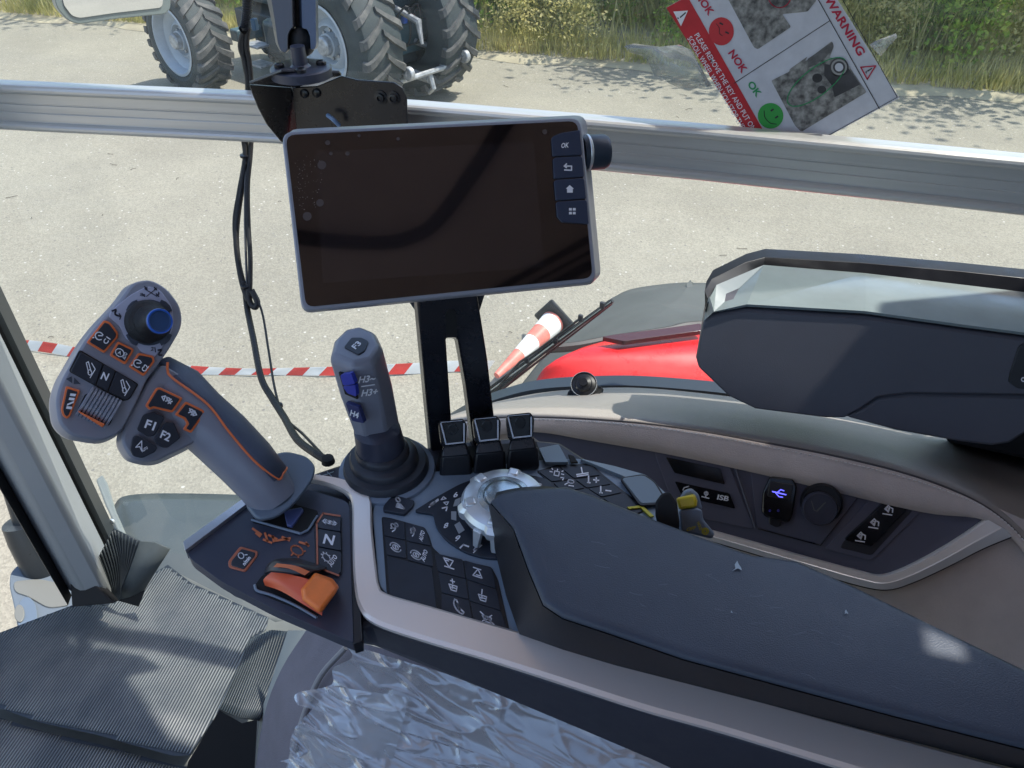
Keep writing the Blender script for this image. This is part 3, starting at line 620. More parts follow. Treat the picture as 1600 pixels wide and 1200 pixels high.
def film(c00, c10, c01, c11, nx, ny, amp, name, parent, edge=None, seed=0):
    rows = []
    for j in range(ny + 1):
        row = []
        for i in range(nx + 1):
            s, t = i / nx, j / ny
            if edge: s0 = edge(t); s = s0 + (1 - s0) * s
            x = (c00[0] * (1 - s) + c10[0] * s) * (1 - t) + (c01[0] * (1 - s) + c11[0] * s) * t
            y = (c00[1] * (1 - s) + c10[1] * s) * (1 - t) + (c01[1] * (1 - s) + c11[1] * s) * t
            d = (c00[2] * (1 - s) + c10[2] * s) * (1 - t) + (c01[2] * (1 - s) + c11[2] * s) * t
            q = V((x * .0075, y * .0095, seed)); r1 = abs(noise.noise(q)); r2 = abs(noise.noise(q * 2.3 + V((5, 5, 0)))); r3 = abs(noise.noise(q * 5 + V((9, 2, 0))))
            fade = max(.25, 1.15 - 1.3 * s)
            row.append(D(x, y, d - amp * fade * crumple(x, y, seed)))
        rows.append(row)
    return MB().loft(rows, False, False, closed=False).build(name, pm, parent, ang=180)
ps = thing('plastic_wrap', 'crumpled clear plastic wrap covering the seat cushion below the console', 'plastic wrap', D(700, 1130, .9))
film((535, 1004, .90), (1120, 1180, .78), (440, 1190, .90), (1050, 1330, .76), 220, 120, .011, 'draped_film', ps, edge=lambda t: .03 * math.sin(t * 9) + .02 * math.sin(t * 23) + (.06 if .55 < t < .7 else 0), seed=1)
film((505, 1070, .885), (640, 1090, .87), (425, 1230, .885), (600, 1240, .87), 110, 110, .014, 'bunched_film', ps, edge=lambda t: .06 * math.sin(t * 8 + 1), seed=7)

MB().loft([D2_ for D2_ in [[D(x, y, dd) for x, y in [(294, 1190), (343, 1110), (378, 1130), (402, 1124), (398, 1200), (396, 1310), (270, 1310)]] for dd in (1.26, 1.235)]]).build('seat_base', mblack, sb)  # black plate painted in for the shade between mat and seat
# driver's seat back and headrest, behind and left of the camera
MB().loft([[V((.34 + .05 * k, y, z)) for y, z in ((-.30, 1.95), (-.27, 2.55), (-.18, 2.66), (.10, 2.66), (.19, 2.55), (.22, 1.95))] for k in (0, 1, 2, 3)]).build('backrest', seatm, sb, bev=.03)
MB().loft([[V((x, y, 1.9)) for x, y in ((-.18, -.28), (.42, -.28), (.42, .16), (-.18, .16))], [V((x, y, 2.02)) for x, y in ((-.20, -.30), (.42, -.30), (.42, .18), (-.20, .18))]]).build('seat_pan', seatm, sb, bev=.03)
# ================================================================== CONSOLE
ZC = 2.36; K = PZ(ZC)
con = thing('control_console', 'slate grey armrest control console with brushed silver trim and dark keypads', 'control console', (.0, .42, ZC - .05))
# body: top outline, side wall dropping to a traced lower edge
front = [(287, 851, 868), (300, 873, 905), (350, 905, 940), (420, 938, 968), (500, 972, 1001), (556, 990, 1014), (575, 975, 1017), (640, 998, 1040), (760, 1034, 1092), (900, 1079, 1150), (1040, 1122, 1208), (1200, 1168, 1280), (1400, 1228, 1370), (1700, 1320, 1500)]
back = [(1700, 1150), (1400, 1000), (1250, 920), (1120, 868), (1062, 826), (1026, 775), (985, 748), (925, 722), (875, 690), (800, 683), (700, 690), (668, 698), (540, 722), (480, 742), (385, 776)]
tp = [onZ(x, y, ZC - .012) for x, y, _ in front]; bt = []
for (x, y, y2), q in zip(front, tp):
    n = Pl(q, (0, -1, 0)); b_ = n.at(x, y2); b_.x = q.x; bt.append(b_ + V((0, .006, 0)))
bk = [onZ(x, y, ZC - .012) for x, y in back]
bkb = [q + V((0, -.01, -.05)) for q in bk]
cb_ = MB(); cb_.loft([bt + bkb, tp + bk]); cb_.build('body', mat('console side plastic', (.045, .048, .066), .42, var=.08, vs=8, bump=.15, bs=1500, dirt=.1), con, bev=.004)
# raised inner deck holding the dial and keypads
deck_px = rnd([(592, 920), (582, 800), (590, 772), (640, 752), (668, 738), (850, 718), (905, 716), (985, 742), (1030, 780), (1062, 822), (1100, 850), (1100, 1040), (860, 996), (800, 990), (700, 960), (628, 940)], [18, 10, 14, 6, 6, 8, 10, 6, 6, 4, 4, 4, 4, 4, 8, 22])
MB().plate(deck_px, K, .012).build('deck', mat('deck plastic', (.23, .30, .38), .38, var=.08, vs=8, bump=.15, bs=1500, dirt=.1), con, bev=.0015)
MB().plate(rnd([(905, 716), (960, 728), (1010, 742), (1045, 775), (1075, 800), (1068, 822), (1040, 800), (985, 748)], 5), K, .01, .004).build('deck_ridge', mat('ridge plastic', (.32, .40, .44), .35, dirt=.08), con, bev=.002)
# left shift panel
left_px = rnd([(289, 852), (384, 784), (415, 800), (480, 764), (546, 784), (552, 1004), (425, 950), (345, 908), (296, 872)], [5, 3, 4, 8, 12, 3, 12, 12, 8])
MB().plate(left_px, K, .012).build('shift_panel', dplast, con, bev=.0015)
MB().plate([(545, 782), (556, 786), (566, 1002), (552, 1006)], K, .014, -.0005).build('gap_trim', black, con, bev=.0008)
MB().plate(rnd([(286, 846), (382, 777), (387, 786), (289, 860)], 2), K, .012, .004).build('edge_trim', chrome, con, bev=.0015)
# brushed trim ribbon
outer = smooth([(468, 752), (505, 757), (540, 772), (550, 790), (551, 840), (553, 905), (561, 950), (587, 976), (662, 1002), (756, 1030), (869, 1066), (1000, 1109), (1122, 1143), (1228, 1175), (1500, 1258), (1720, 1325)], 5)
inner = smooth([(492, 746), (530, 752), (566, 764), (580, 784), (582, 830), (588, 885), (593, 918), (606, 932), (668, 950), (750, 974), (850, 1002), (985, 1040), (1100, 1072), (1210, 1105), (1480, 1178), (1720, 1240)], 5)
tb_ = MB()
rings = []
for a, b in zip(outer, inner):
    A, B = K.at(a.x, a.y), K.at(b.x, b.y); d = (B - A)
    rings.append([A + V((0, 0, -.0015)), A + V((0, 0, .0015)), A + d * .10 + V((0, 0, .0038)), A + d * .92 + V((0, 0, .0050)), B + V((0, 0, .0035)), B + V((0, 0, -.006))])
chrome = mat('brushed silver bright', (.80, .79, .80), .34, metal=.8, dirt=.02)
trimm = mat('brushed trim', (.92, .84, .78), .28, metal=.45, bump=.04, bs=60)  # warm cab reflection put into the base colour
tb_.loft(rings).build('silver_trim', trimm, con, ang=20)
# --- keypads
WS = white
def key(px, sy=None, **kw): return button(con, px, K, sy, **kw)
def T(s, c, base, up): return lambda b, pl, u: text(b, s, c, base, up, pl, u)
def Sy(c, ex, ey, st, w=1.6): return lambda b, pl, u: sym(b, c, ex, ey, st, w, pl, u)
def both(*fs):
    def f(b, pl, u):
        for g in fs: g(b, pl, u)
    return f
EX, EY = (7.5, 2.5), (-1.5, -8)
loop = [arc(-.3, .3, .45, 0, 360, 8), arc(.45, .75, .35, 0, 360, 8), [(-.7, -.9), (-.1, -.4), (.2, .1)], [(-.9, -.3), (-.4, -.1)]]
swirl = [arc(0, 0, 1, 20, 170, 8), arc(0, 0, 1, 200, 340, 8), arc(0, 0, .55, 0, 360, 8), [(0, -.5), (0, .5)]]
bell = [arc(-.2, .6, .42, 0, 360, 8), [(-.7, -.9), (.8, -.9), (.2, -.2), (-.4, -.2), (-.7, -.9)], [(-.6, -.7), (.6, -.7)], [(-.2, -.5), (.3, -.5)]]
key([(599, 790), (614, 772), (648, 782), (645, 790), (632, 803), (598, 797)], Sy((624, 786), (8, 2), (-1, -8), bell, 2), raise_=.004, label='raised dark key with horn-like symbol')
MB().plate(rnd([(596, 807), (610, 809), (664, 824), (671, 838), (676, 855), (690, 868), (768, 886), (778, 905), (798, 992), (745, 985), (640, 955), (612, 940), (604, 925)], 4), K, .004, .0006).build('keypad_base', black, con, bev=.0005)
key([(598, 808), (632, 816), (633, 843), (601, 836)], Sy((617, 825), EX, EY, loop))
key([(634, 816), (665, 826), (673, 852), (635, 844)], both(Sy((646, 832), (5, 2), (-2, -8), loop), T('AUTO', (659, 837), (4, -15), (-6, -4))))
key([(601, 838), (633, 845), (635, 872), (604, 866)], Sy((618, 855), (8, 2), (-2, -7), swirl))
key([(635, 846), (673, 855), (676, 870), (677, 885), (637, 874)], both(Sy((650, 867), (8, 2), (-2, -7), swirl), T('AUTO', (663, 868), (5, -17), (-6, -4))), label='wide key with a swirl symbol and the word AUTO')
key([(604, 868), (675, 887), (684, 965), (640, 953), (615, 940), (608, 926)], None, label='large blank key', r=5)
u1 = [[(-.9, -.95), (.7, -.95)], [(-.1, -.9), (1, .9), (-.7, .9), (-.1, -.9)], [(-.35, .5), (.1, .5)]]
u2 = [[(-.5, .95), (.8, .95)], [(.3, .9), (.6, -.9), (-1, -.9), (.3, .9)], [(-.3, -.5), (.3, -.5)]]
pot = [[(-.8, .2), (.8, .2), (.5, -.9), (-.5, -.9), (-.8, .2)], [(-.7, -.3), (.7, -.3)], [(-.2, -.5), (-.1, .1)]]
plus = [[(0, .6), (0, 1.5)], [(-.4, 1.05), (.4, 1.05)]]; mini = [[(-.1, .5), (.1, 1.5)]]
key([(679, 864), (723, 874), (727, 903), (684, 892)], Sy((701, 880), (9, 3), (-2, -7.5), u1), label='key with a triangle pointing down to a bar')
key([(725, 875), (769, 888), (775, 919), (729, 904)], Sy((746, 895), (9, 3), (-2, -7.5), u2), label='key with a triangle pointing up to a bar')
key([(685, 894), (728, 905), (732, 936), (690, 925)], Sy((708, 916), (8, 2.5), (-1, -7.5), pot + plus), label='key with a bucket and plus symbol')
key([(730, 906), (776, 921), (782, 953), (734, 938)], Sy((754, 932), (8, 2.5), (-1, -7.5), pot + mini), label='key with a bucket and bar symbol')
ph = [arc(.9, .1, 1.25, 140, 262, 8) + [(1.05, -.75), (.5, -.35), (.3, -.6)] + arc(.9, .1, .68, 235, 150, 6) + [(.35, .45), (.2, .9), (-.1, .95)]]
key([(690, 927), (733, 938), (739, 972), (690, 961)], Sy((713, 946), (10, 3), (-2, -10), ph, 2), label='key with a telephone receiver')
key([(735, 940), (783, 955), (795, 991), (742, 977)], Sy((761, 965), (9, 3), (-2, -8), pot + [[(-1, .8), (1, -1)], [(1, .8), (-1, -1)]]), label='key with a crossed out bucket symbol')
# dial plate
pd = [(648, 797), (680, 777), (720, 755), (760, 742), (830, 742), (856, 748), (880, 780), (870, 860), (800, 872), (760, 872), (725, 862), (695, 842), (680, 820), (677, 803), (652, 799)]
MB().plate(rnd(pd, [4, 6, 12, 12, 12, 10, 12, 12, 10, 14, 14, 14, 8, 3, 3]), K, .006, .003).build('dial_plate', btn, con, bev=.001)
KP = .0033
def deco(name, m, fn, parent=con): 
    b = MB(); fn(b); return b.build(name, m, parent, smooth=False, fix=False)
def dialprint(b):
    for s, c, ba, u in [('8', (697, 821), (7, -2), (2, -8)), ('9', (715, 841), (8, -2), (3, -9)), ('6', (712, 773), (7, -2), (1, -8)), ('2', (843, 758), (8, 2), (2, -6))]: text(b, s, c, ba, u, K, KP)
    sym(b, (678, 786), (6, -3), (2, -4), [arc(-.3, 0, .6, 0, 360, 8), [(-1, -.8), (1, .4)], [(.2, .6), (.8, .9)]], 1.8, K, KP)
    b.stroke([(689, 781), (697, 779), (693, 776), (689, 781)], 1.3, K, KP).stroke([(693, 785), (701, 784), (698, 789), (693, 785)], 1.3, K, KP).stroke([(691, 794), (699, 792), (697, 798)], 1.8, K, KP)
    b.stroke([(719, 856), (724, 851), (732, 854)], 2.2, K, KP); sym(b, (745, 857), (6, -2), (2, -4), [arc(-.2, 0, .6, 0, 360, 8), [(-.4, -1.4), (1, .8)], [(-.8, .9), (.3, 1.3)]], 1.6, K, KP)
deco('symbol', WS, dialprint)
gr_ = mat('dial scale grey', (.42, .44, .46), .4)
for q in ([(711, 781), (720, 777), (718, 789), (708, 791)], [(705, 799), (713, 799), (713, 813), (705, 811)], [(710, 820), (718, 815), (726, 828), (717, 834)]): MB().plate(q, K, .002, .0034).build('scale_mark', gr_, con)
# rotary dial
dz = onZ(786, 770, ZC + .030); dc = V((dz.x + .002, dz.y - .004, ZC))
dial = thing('rotary_dial', 'silver rotary dial with finger lugs rising through the black dial plate', 'rotary dial', (dc.x, dc.y, ZC + .003))
Zu = V((0, 0, 1))
MB().rev(dc, Zu, [(.034, .003), (.034, .010), (.030, .012)], 40).build('skirt', black, dial, ang=30)
dr = []
for r_, h_, lug in [(.030, .012, 0), (.0325, .014, 1), (.0345, .018, 1), (.0345, .024, 1), (.032, .0285, .6), (.026, .0310, .25), (.021, .0315, 0)]:
    ring = []
    for k in range(72):
        a = 2 * math.pi * k / 72; ph_ = (k % 12) / 12; bump_ = max(0, math.cos((ph_ - .5) * 2 * math.pi) - .55) / .45
        ring.append(dc + V((math.cos(a), math.sin(a), 0)) * (r_ * 1.14 + lug * .0030 * min(1, bump_ * 2)) + Zu * h_)
    dr.append(ring)
MB().loft(dr, False, False).build('knurled_ring', chrome2, dial, ang=22)
MB().rev(dc, Zu, [(.0242, .0312), (.0190, .0325), (.0180, .0300), (.0172, .0300), (.0168, .0330), (.0150, .0338), (0, .0338)], 48, False).build('cap', mat('dial cap', (.55, .62, .64), .25, metal=.75, dirt=.08), dial, ang=30)
for k in range(6):
    a = R(60 * k + 25 + 5); u = V((math.cos(a), math.sin(a), 0)); v = Zu.cross(u); m3 = Matrix((u, v, Zu)).transposed()
    MB().box(dc + u * .0310 + Zu * .0300, (.010, .010, .005), m3).build('finger_lug', chrome2, dial, bev=.0018)
for k in (0, 1, 2):
    a = math.atan2(-1, -.35) + k * .42; u = V((math.cos(a), math.sin(a), 0)); v = Zu.cross(u); m3 = Matrix((u, v, Zu)).transposed()
    MB().loft([[dc + u * .041 + v * -.004 + Zu * .004, dc + u * .041 + v * .004 + Zu * .004, dc + u * .037 + v * .0045 + Zu * .02, dc + u * .037 + v * -.0045 + Zu * .02], [dc + u * .045 + v * -.002 + Zu * .004, dc + u * .045 + v * .003 + Zu * .004, dc + u * .041 + v * .0045 + Zu * .021, dc + u * .041 + v * -.0045 + Zu * .021]]).build('pointer_tab', chrome2, dial, bev=.0008)
# keypad right of the dial
MB().plate(rnd([(838, 736), (870, 726), (924, 724), (942, 741), (976, 768), (1014, 796), (986, 808), (940, 790), (878, 772)], 4), K, .004, .0006).build('keypad_base', black, con, bev=.0004)
key([(842, 737), (872, 729), (895, 748), (862, 752)], Sy((870, 739), (9, 2), (1, -5), [[(-.4, -.8), (-.4, .5), (.4, .5), (.4, -.8), (-.4, -.8)], [(-.8, .8), (-1, 1.1)], [(.8, .8), (1, 1.1)], [(-.8, 0), (-1.2, 0)], [(.8, 0), (1.2, 0)], [(0, .8), (0, 1.2)]], 1.4))
key([(874, 729), (925, 728), (938, 742), (897, 747)], Sy((910, 737), (9, -1), (0, -7), [[(-1, -.5), (1, -.4)], [(0, -.3), (-.2, 1)], [(-.9, -.9), (1, -.8)]], 1.7))
key([(864, 754), (897, 750), (914, 762), (880, 768)], Sy((888, 753), (9, 2), (1, -5), [[(-1.4, .8), (-.9, 1), (-1, .2)], arc(.4, .3, .55, 0, 360, 8), [(-.5, -1), (0, -.2)], [(.2, -1), (1, -.9)]], 1.5))
key([(899, 749), (939, 744), (955, 756), (917, 762)], Sy((926, 750), (8, 1), (0, -6), [[(-.8, .9), (-.8, -.7)], [(-1, -.8), (-.5, -.8)], [(.2, .1), (1.2, .1)], [(.7, .7), (.7, -.5)]], 1.8))
key([(919, 763), (957, 757), (972, 769), (940, 776)], Sy((945, 766), (8, 1), (0, -6), [[(-.8, .9), (-.8, -.7)], [(-1, -.8), (-.5, -.8)], [(.2, 0), (1.2, 0)]], 1.8))
key([(882, 769), (917, 763), (940, 778), (905, 784)], None)
key([(942, 778), (974, 771), (1010, 796), (985, 806)], None, label='long blank key beside the yellow outline')
MB().plate([(980, 792), (1003, 789), (1022, 806), (1016, 807), (1001, 793), (983, 795)], K, .002, .003).build('yellow_outline', mat('yellow print', (.62, .55, .04), .5), con)
MB().plate(rnd([(968, 746), (1006, 740), (1024, 752), (1042, 780), (1030, 788), (1000, 790)], 6), K, .003, .0048).build('cover_seam', black, con, bev=.0004)
MB().plate(rnd([(971, 747), (1005, 742), (1022, 753), (1038, 779), (1028, 785), (1002, 787)], 6), K, .003, .0054).build('blank_cover', mat('cover grey', (.20, .26, .30), .3), con, bev=.0006)
MB().plate(rnd([(842, 700), (873, 694), (888, 722), (852, 722)], 2), K, .004, .006).build('blank_cover', mat('cover grey', (.20, .26, .30), .3), con, bev=.001)
MB().plate([(888, 710), (896, 712), (903, 722), (892, 722)], K, .002, .0045).build('vent_slot', mblack, con)
# left panel controls
LP_ = .0008
MB().plate(rnd([(393, 812), (402, 800), (452, 786), (497, 798), (492, 812), (478, 830), (468, 834), (396, 816)], [3, 3, 3, 4, 4, 5, 5, 3]), K, .001, .0012).build('gate_opening', mblack, con)
ob = MB()
for a, b in zip(*[iter([(393, 812), (470, 834), (470, 834), (482, 828), (482, 828), (496, 806)])] * 2): ob.tube([K.at(*a, .002), K.at(*b, .002)], .0012, 6)
ob.build('gate_rim', plastic, con)
MB().plate([(443, 797), (471, 792), (474, 796), (456, 822), (448, 820)], K, .01, .004).build('gate_slider', mat('slate blue plastic', (.09, .12, .30), .35), con, bev=.001)
po = K
MB().plate(rnd([(356, 877), (375, 853), (403, 861), (402, 868), (383, 893), (357, 886)], 4), K, .004, .0012).build('button', mat('key ring orange', (.50, .15, .08), .45), con, bev=.0006, )
q = button(con, [(361, 877), (377, 857), (399, 863), (398, 868), (381, 889), (361, 883)], K, both(Sy((376, 870), (6, 3), (2, -6), [arc(0, .3, .7, 0, 360, 9), [(.8, .9), (1.3, 1.2)]], 1.3), T('n/min', (385, 876), (10, -12), (-5, -4))), raise_=.002, r=3, label='orange ringed key with n/min')
def op(b):
    for st in ([(395, 826), (408, 835)], [(400, 833), (406, 838)], [(414, 833), (418, 845)], [(420, 836), (432, 842)], [(412, 843), (424, 848)], [(430, 845), (453, 841)], [(441, 839), (452, 844)], [(426, 838), (428, 846)]): b.stroke(st, 3, K, LP_)
    sym(b, (464, 860), (10, 2), (-1, -8), [arc(0, 0, .95, 0, 360, 12), [(-.8, -.9), (-1, -1.2)], [(1, 0), (1.3, .2)], [(0, -1), (.1, -1.3)]], 2, K, LP_); b.stroke([(468, 847), (481, 851)], 3, K, LP_).stroke([(478, 848), (482, 853)], 3, K, LP_)
deco('printed_scale', orangep, op)
MB().plate(rnd([(491, 820), (503, 800), (534, 806), (535, 892), (530, 901), (492, 886)], 5), K, .003, .0006).build('keypad_base', black, con, bev=.0004)
def ol(b): b.stroke([(531, 806), (505, 802), (495, 817), (496, 884), (500, 888), (529, 899)], 2.4, K, .0042)
key([(497, 817), (506, 803), (532, 808), (532, 830), (497, 824)], Sy((515, 816), (11, 2), (-1, -5), [[(-1, 0), (-.6, .7), (-.6, -.7), (-1, 0)], [(1, 0), (.6, .7), (.6, -.7), (1, 0)], arc(0, 0, .5, 0, 360, 8), [(-.4, .6), (.4, -.6)]], 1.7), raise_=.0035)
key([(497, 826), (532, 832), (533, 860), (497, 853)], T('N', (514, 843), (16, 3), (4, -15)), raise_=.0035)
key([(497, 855), (533, 862), (533, 892), (528, 898), (499, 885)], both(Sy((510, 871), (6, 2), (-1, -6), [arc(0, 0, 1, 0, 360, 10)] + [[(math.cos(a), math.sin(a)), (1.35 * math.cos(a), 1.35 * math.sin(a))] for a in np.arange(0, 6.3, .7)], 1.4), T('AUTO', (520, 876), (9, -16), (-6, -5))), raise_=.0035)
deco('outline', mat('outline orange', (.50, .16, .09), .5), ol)
# hand throttle: hooded orange slide
thr = thing('hand_throttle', 'orange hand throttle slider under a black hood on the left console panel', 'throttle lever', onZ(470, 915, ZC))
hp = lambda x, y, u: K.at(x, y, u)
hood = [[hp(404, 912, .0), hp(412, 893, .007), hp(425, 878, .015), hp(432, 873, .016)], [hp(415, 905, .012), hp(432, 893, .021), hp(447, 880, .022), hp(452, 873, .0)], [hp(447, 897, .020), hp(462, 889, .024), hp(478, 884, .021), hp(482, 878, .0)], [hp(480, 906, .018), hp(488, 898, .020), hp(500, 893, .016), hp(505, 886, .0)]]
o = hull([[hp(412, 896, .004), hp(418, 882, .010), hp(430, 874, .013), hp(440, 872, .002)], [hp(424, 892, .014), hp(436, 884, .019), hp(450, 877, .019), hp(462, 872, .002)], [hp(450, 896, .018), hp(462, 887, .022), hp(474, 882, .021), hp(488, 879, .002)], [hp(477, 905, .014), hp(488, 894, .018), hp(500, 889, .016), hp(512, 886, .002)]], 'hood', mat('hood dark', (.04, .042, .05), .35), thr, 4, 60)
o.modifiers.new('s', 'SOLIDIFY').thickness = .002
hull([[hp(427, 886, .0195), hp(433, 880, .0200)], [hp(450, 888, .0235), hp(462, 884, .0235)], [hp(476, 899, .0190), hp(484, 893, .020)]], 'hood_stripe', orangep, thr, 4, 60)
hull([[hp(414, 915, .001), hp(412, 905, .007), hp(424, 894, .012)], [hp(440, 924, .012), hp(440, 910, .018), hp(450, 897, .018)], [hp(475, 945, .013), hp(480, 930, .018), hp(484, 906, .019)], [hp(503, 962, .005), hp(505, 945, .012), hp(506, 920, .012)]], 'slide', mat('orange slide', (.78, .13, .05), .4), thr, 4, 60)
kb = [(469, 921), (492, 894), (520, 904), (530, 917), (526, 925), (503, 957), (497, 957), (472, 938)]
MB().loft([[hp(x, y, .004) for x, y in kb], [hp(x * .97 + 499 * .03, y * .97 + 926 * .03, .022) for x, y in kb], [hp(x * .80 + 499 * .20, y * .80 + 926 * .20 - 2, .026) for x, y in kb]]).build('thumb_grip', orange, thr, bev=.002)
MB().plate(rnd(smooth_px := [tuple(p) for p in smooth([(398, 915), (412, 898), (430, 900), (470, 935), (497, 960), (480, 957), (430, 937), (405, 925)], 4)], 1), K, .001, .001).build('slot', mblack, thr)
sp = MB().tube([K.at(p.x, p.y, .002) for p in smooth([(398, 914), (402, 923), (425, 930), (460, 945), (495, 965)], 5)], .0012, 6).build('slot_rim', plastic, thr)
# ================================================================== MULTI-FUNCTION LEVER
js = thing('multifunction_joystick', 'large grey multifunction joystick with orange ringed buttons and a blue tipped thumb stick', 'joystick', onZ(440, 810, ZC))
H = P3((230, 450, .655), (80, 640, .615), (250, 720, .655))
def sh(px, pl, dx, dy, dep):
    return [CAM + ray(x + dx, y + dy) * ((pl.at(x, y) - CAM).dot(FWD) + dep) for x, y in px]
head = rnd([(188, 470), (208, 441), (236, 436), (262, 450), (284, 480), (286, 510), (262, 552), (232, 590), (212, 634), (190, 676), (160, 689), (112, 681), (93, 662), (88, 625), (96, 596), (140, 520)], [20, 12, 12, 14, 16, 14, 20, 10, 12, 12, 12, 14, 12, 14, 14, 40])
hb = MB(); a1 = [H.at(x, y) for x, y in head]
hb.loft([sh(head, H, -5, 6, .040), sh(head, H, -13, 5, .022), sh(head, H, -11, 4, .006), sh([((x - 190) * 1.0 + 190, (y - 560) * 1.0 + 560) for x, y in head], H, 0, 0, 0)])
hb.build('head', gripgrey, js, bev=.0018, ang=40)
pod = rnd([(254, 568), (300, 595), (335, 650), (330, 672), (300, 694), (240, 723), (205, 716), (190, 690), (196, 660), (216, 625), (232, 596)], [8, 8, 10, 8, 12, 18, 12, 10, 10, 10, 8])
MB().loft([sh(pod, H, -2, 7, .045), sh(pod, H, -10, 5, .025), sh(pod, H, -8, 4, .010), sh(pod, H, 0, 0, .004)]).build('lower_head', gripgrey, js, bev=.0018, ang=40)
MB().loft([sh([(218, 590), (250, 600), (232, 660), (205, 650)], H, 0, 0, .045), sh([(218, 590), (250, 600), (232, 660), (205, 650)], H, 0, 0, .012)]).build('neck', gripgrey, js, bev=.002)
HU = Pl(H.p, H.n)
# pale plate round the thumb stick
plate = rnd([(182, 478), (205, 460), (232, 446), (250, 452), (270, 480), (272, 512), (252, 545), (240, 560), (222, 552), (214, 540), (196, 530), (188, 510), (170, 495), (172, 488)], [6, 10, 12, 10, 12, 12, 14, 6, 8, 6, 12, 8, 5, 4])
MB().plate(plate, H, .002, .0008).build('thumb_stick_plate', mat('pale lilac plastic', (.42, .44, .56), .4), js, bev=.0005)
MB().plate(circ(233, 504, 36, 36, 28), H, .002, .0012).build('stick_recess', gripdark, js)
for a in (45, 135, 225, 315):
    MB().plate([(233 + 41 * math.cos(R(a + d)) * s, 504 + 41 * math.sin(R(a + d)) * s) for d, s in ((-17, .82), (-17, 1.0), (-6, 1.03), (6, 1.03), (17, 1.0), (17, .82))], H, .002, .0018).build('stick_guard', gripdark, js, bev=.0004)
sc_ = H.at(230, 503); tipc = H.at(248, 502, .0); tip = CAM + (tipc - CAM) * .965; axs = (tip - sc_).normalized()
ts = MB(); Ls = (tip - sc_).length
ts.rev(sc_, axs, [(.0185, 0), (.0185, .003), (.0165, .005), (.0170, .007), (.0140, .009), (.0142, .011), (.0110, .014), (.0090, .018), (.0088, Ls - .002), (.0092, Ls)], 36).build('thumb_stick', rubber, js, ang=30)
MB().rev(tip, axs, [(.0092, -.001), (.0105, .001), (.0100, .003), (.0085, .0034), (.0078, .0022), (0, .0018)], 32, False).build('stick_tip', mat('blue stick tip', (.04, .09, .22), .35), js, ang=30)
MB().rev(tip, axs, [(.0088, .0034), (.0100, .0036), (.0104, .0026), (.0086, .0030)], 32, False).build('tip_ring', mat('bright blue ring', (.03, .14, .62), .35), js)
dk = mat('dark print', (.03, .03, .05), .5)
def hp_print(b):
    b.stroke([(227, 452), (245, 463)], 1.2, H, .0012).stroke([(243, 452), (229, 463)], 1.2, H, .0012)
    for c in ((228, 450), (243, 451), (224, 461), (246, 461)): b.stroke([(c[0] - 2, c[1] - 2), (c[0] + 2, c[1] + 2)], 1.8, H, .0012).stroke([(c[0] + 2, c[1] - 1), (c[0] - 2, c[1] + 1)], 1.2, H, .0012)
    text(b, '2', (220, 460), (3, 1), (0, -4), H, .0012); text(b, '1', (248, 458), (2, 1), (0, -4), H, .0012)
    b.stroke([tuple(p) for p in smooth([(175, 486), (181, 484), (180, 491), (187, 494)], 4)], 2.4, H, .0012); b.stroke([(186, 490), (189, 494), (187, 499)], 1.4, H, .0012)
    text(b, '2', (238, 545), (5, -1), (1, -6), H, .0012); b.stroke([(243, 550), (242, 543)], 1.4, H, .0012); b.stroke([tuple(p) for p in smooth([(247, 547), (252, 547), (248, 554), (253, 555)], 4)], 2.2, H, .0012)
deco('symbol', dk, hp_print, js)
om = mat('button ring orange', (.88, .20, .06), .4)
def ringed(px, sy, inset=.86, label=None, u=.003):
    px = [V(p) for p in px]; c = sum(px, V((0, 0))) / len(px); N_ = len(px)
    o1 = MB().plate(rnd([tuple(p) for p in px], 3), H, .004, u).build('button', om, js, bev=.0006)
    ins = []
    for i, p in enumerate(px):   # inward offset by 4 px
        a = (p - px[i - 1]).normalized(); b_ = (px[(i + 1) % N_] - p).normalized(); s = 1
        na, nb = V((-a.y, a.x)), V((-b_.y, b_.x)); m_ = (na + nb); m_.normalize(); k = 3.4 / max(.45, m_.dot(na)); ins.append(p + m_ * k * ORI(px))
    f = MB().plate(rnd([tuple(p) for p in ins], 2), H, .003, u + .0008).build('button_face', btn, o1, bev=.0004)
    if label: o1['label'] = label
    if sy:
        b = MB(); sy(b, H, u + .0011); q = b.build('symbol', white, o1, smooth=False, fix=False)
    return o1
def ORI(px):
    s = sum(px[i - 1].x * px[i].y - px[i].x * px[i - 1].y for i in range(len(px))); return 1 if s > 0 else -1
cr = lambda c, n: both(Sy((c[0] - 2, c[1] - 1), (5.5, 3.5), (3, -5), [arc(0, 0, 1, 50, 330, 9), [(-.2, 0), (.6, .5)], [(-.9, -1.1), (-1.1, -1.3)]], 1.5), T(n, (c[0] + 9.5, c[1] + 6), (6.5, -9), (-6.5, -4.5)))
ringed([(135, 535), (162, 500), (172, 503), (185, 520), (184, 528), (163, 552)], cr((157, 526), 'C1'), label='largest orange ringed button reading C1')
ringed([(171, 555), (184, 533), (209, 545), (208, 550), (196, 570)], both(Sy((187, 551), (6, 4), (3, -5), [arc(0, 0, 1, 0, 360, 10)], 1.3), T('A', (187, 551), (5, 3), (2, -5)), T('AUTO', (195, 556), (4, -10), (-5, -3))), label='orange ringed button reading A AUTO')
ringed([(201, 573), (216, 551), (240, 556), (242, 565), (225, 588)], cr((217, 569), 'C2'), label='orange ringed button reading C2')
bk_ = lambda c: Sy(c, (4, 6), (4, -5), [[(-1.1, .3), (.7, -.6)], [(-.9, .9), (1, .1)], [(-1.1, .3), (-.9, .9)], arc(.9, -.3, .55, 0, 360, 8), [(-.1, 1.4), (1.4, 1.3), (1.7, -1)]], 1.3)
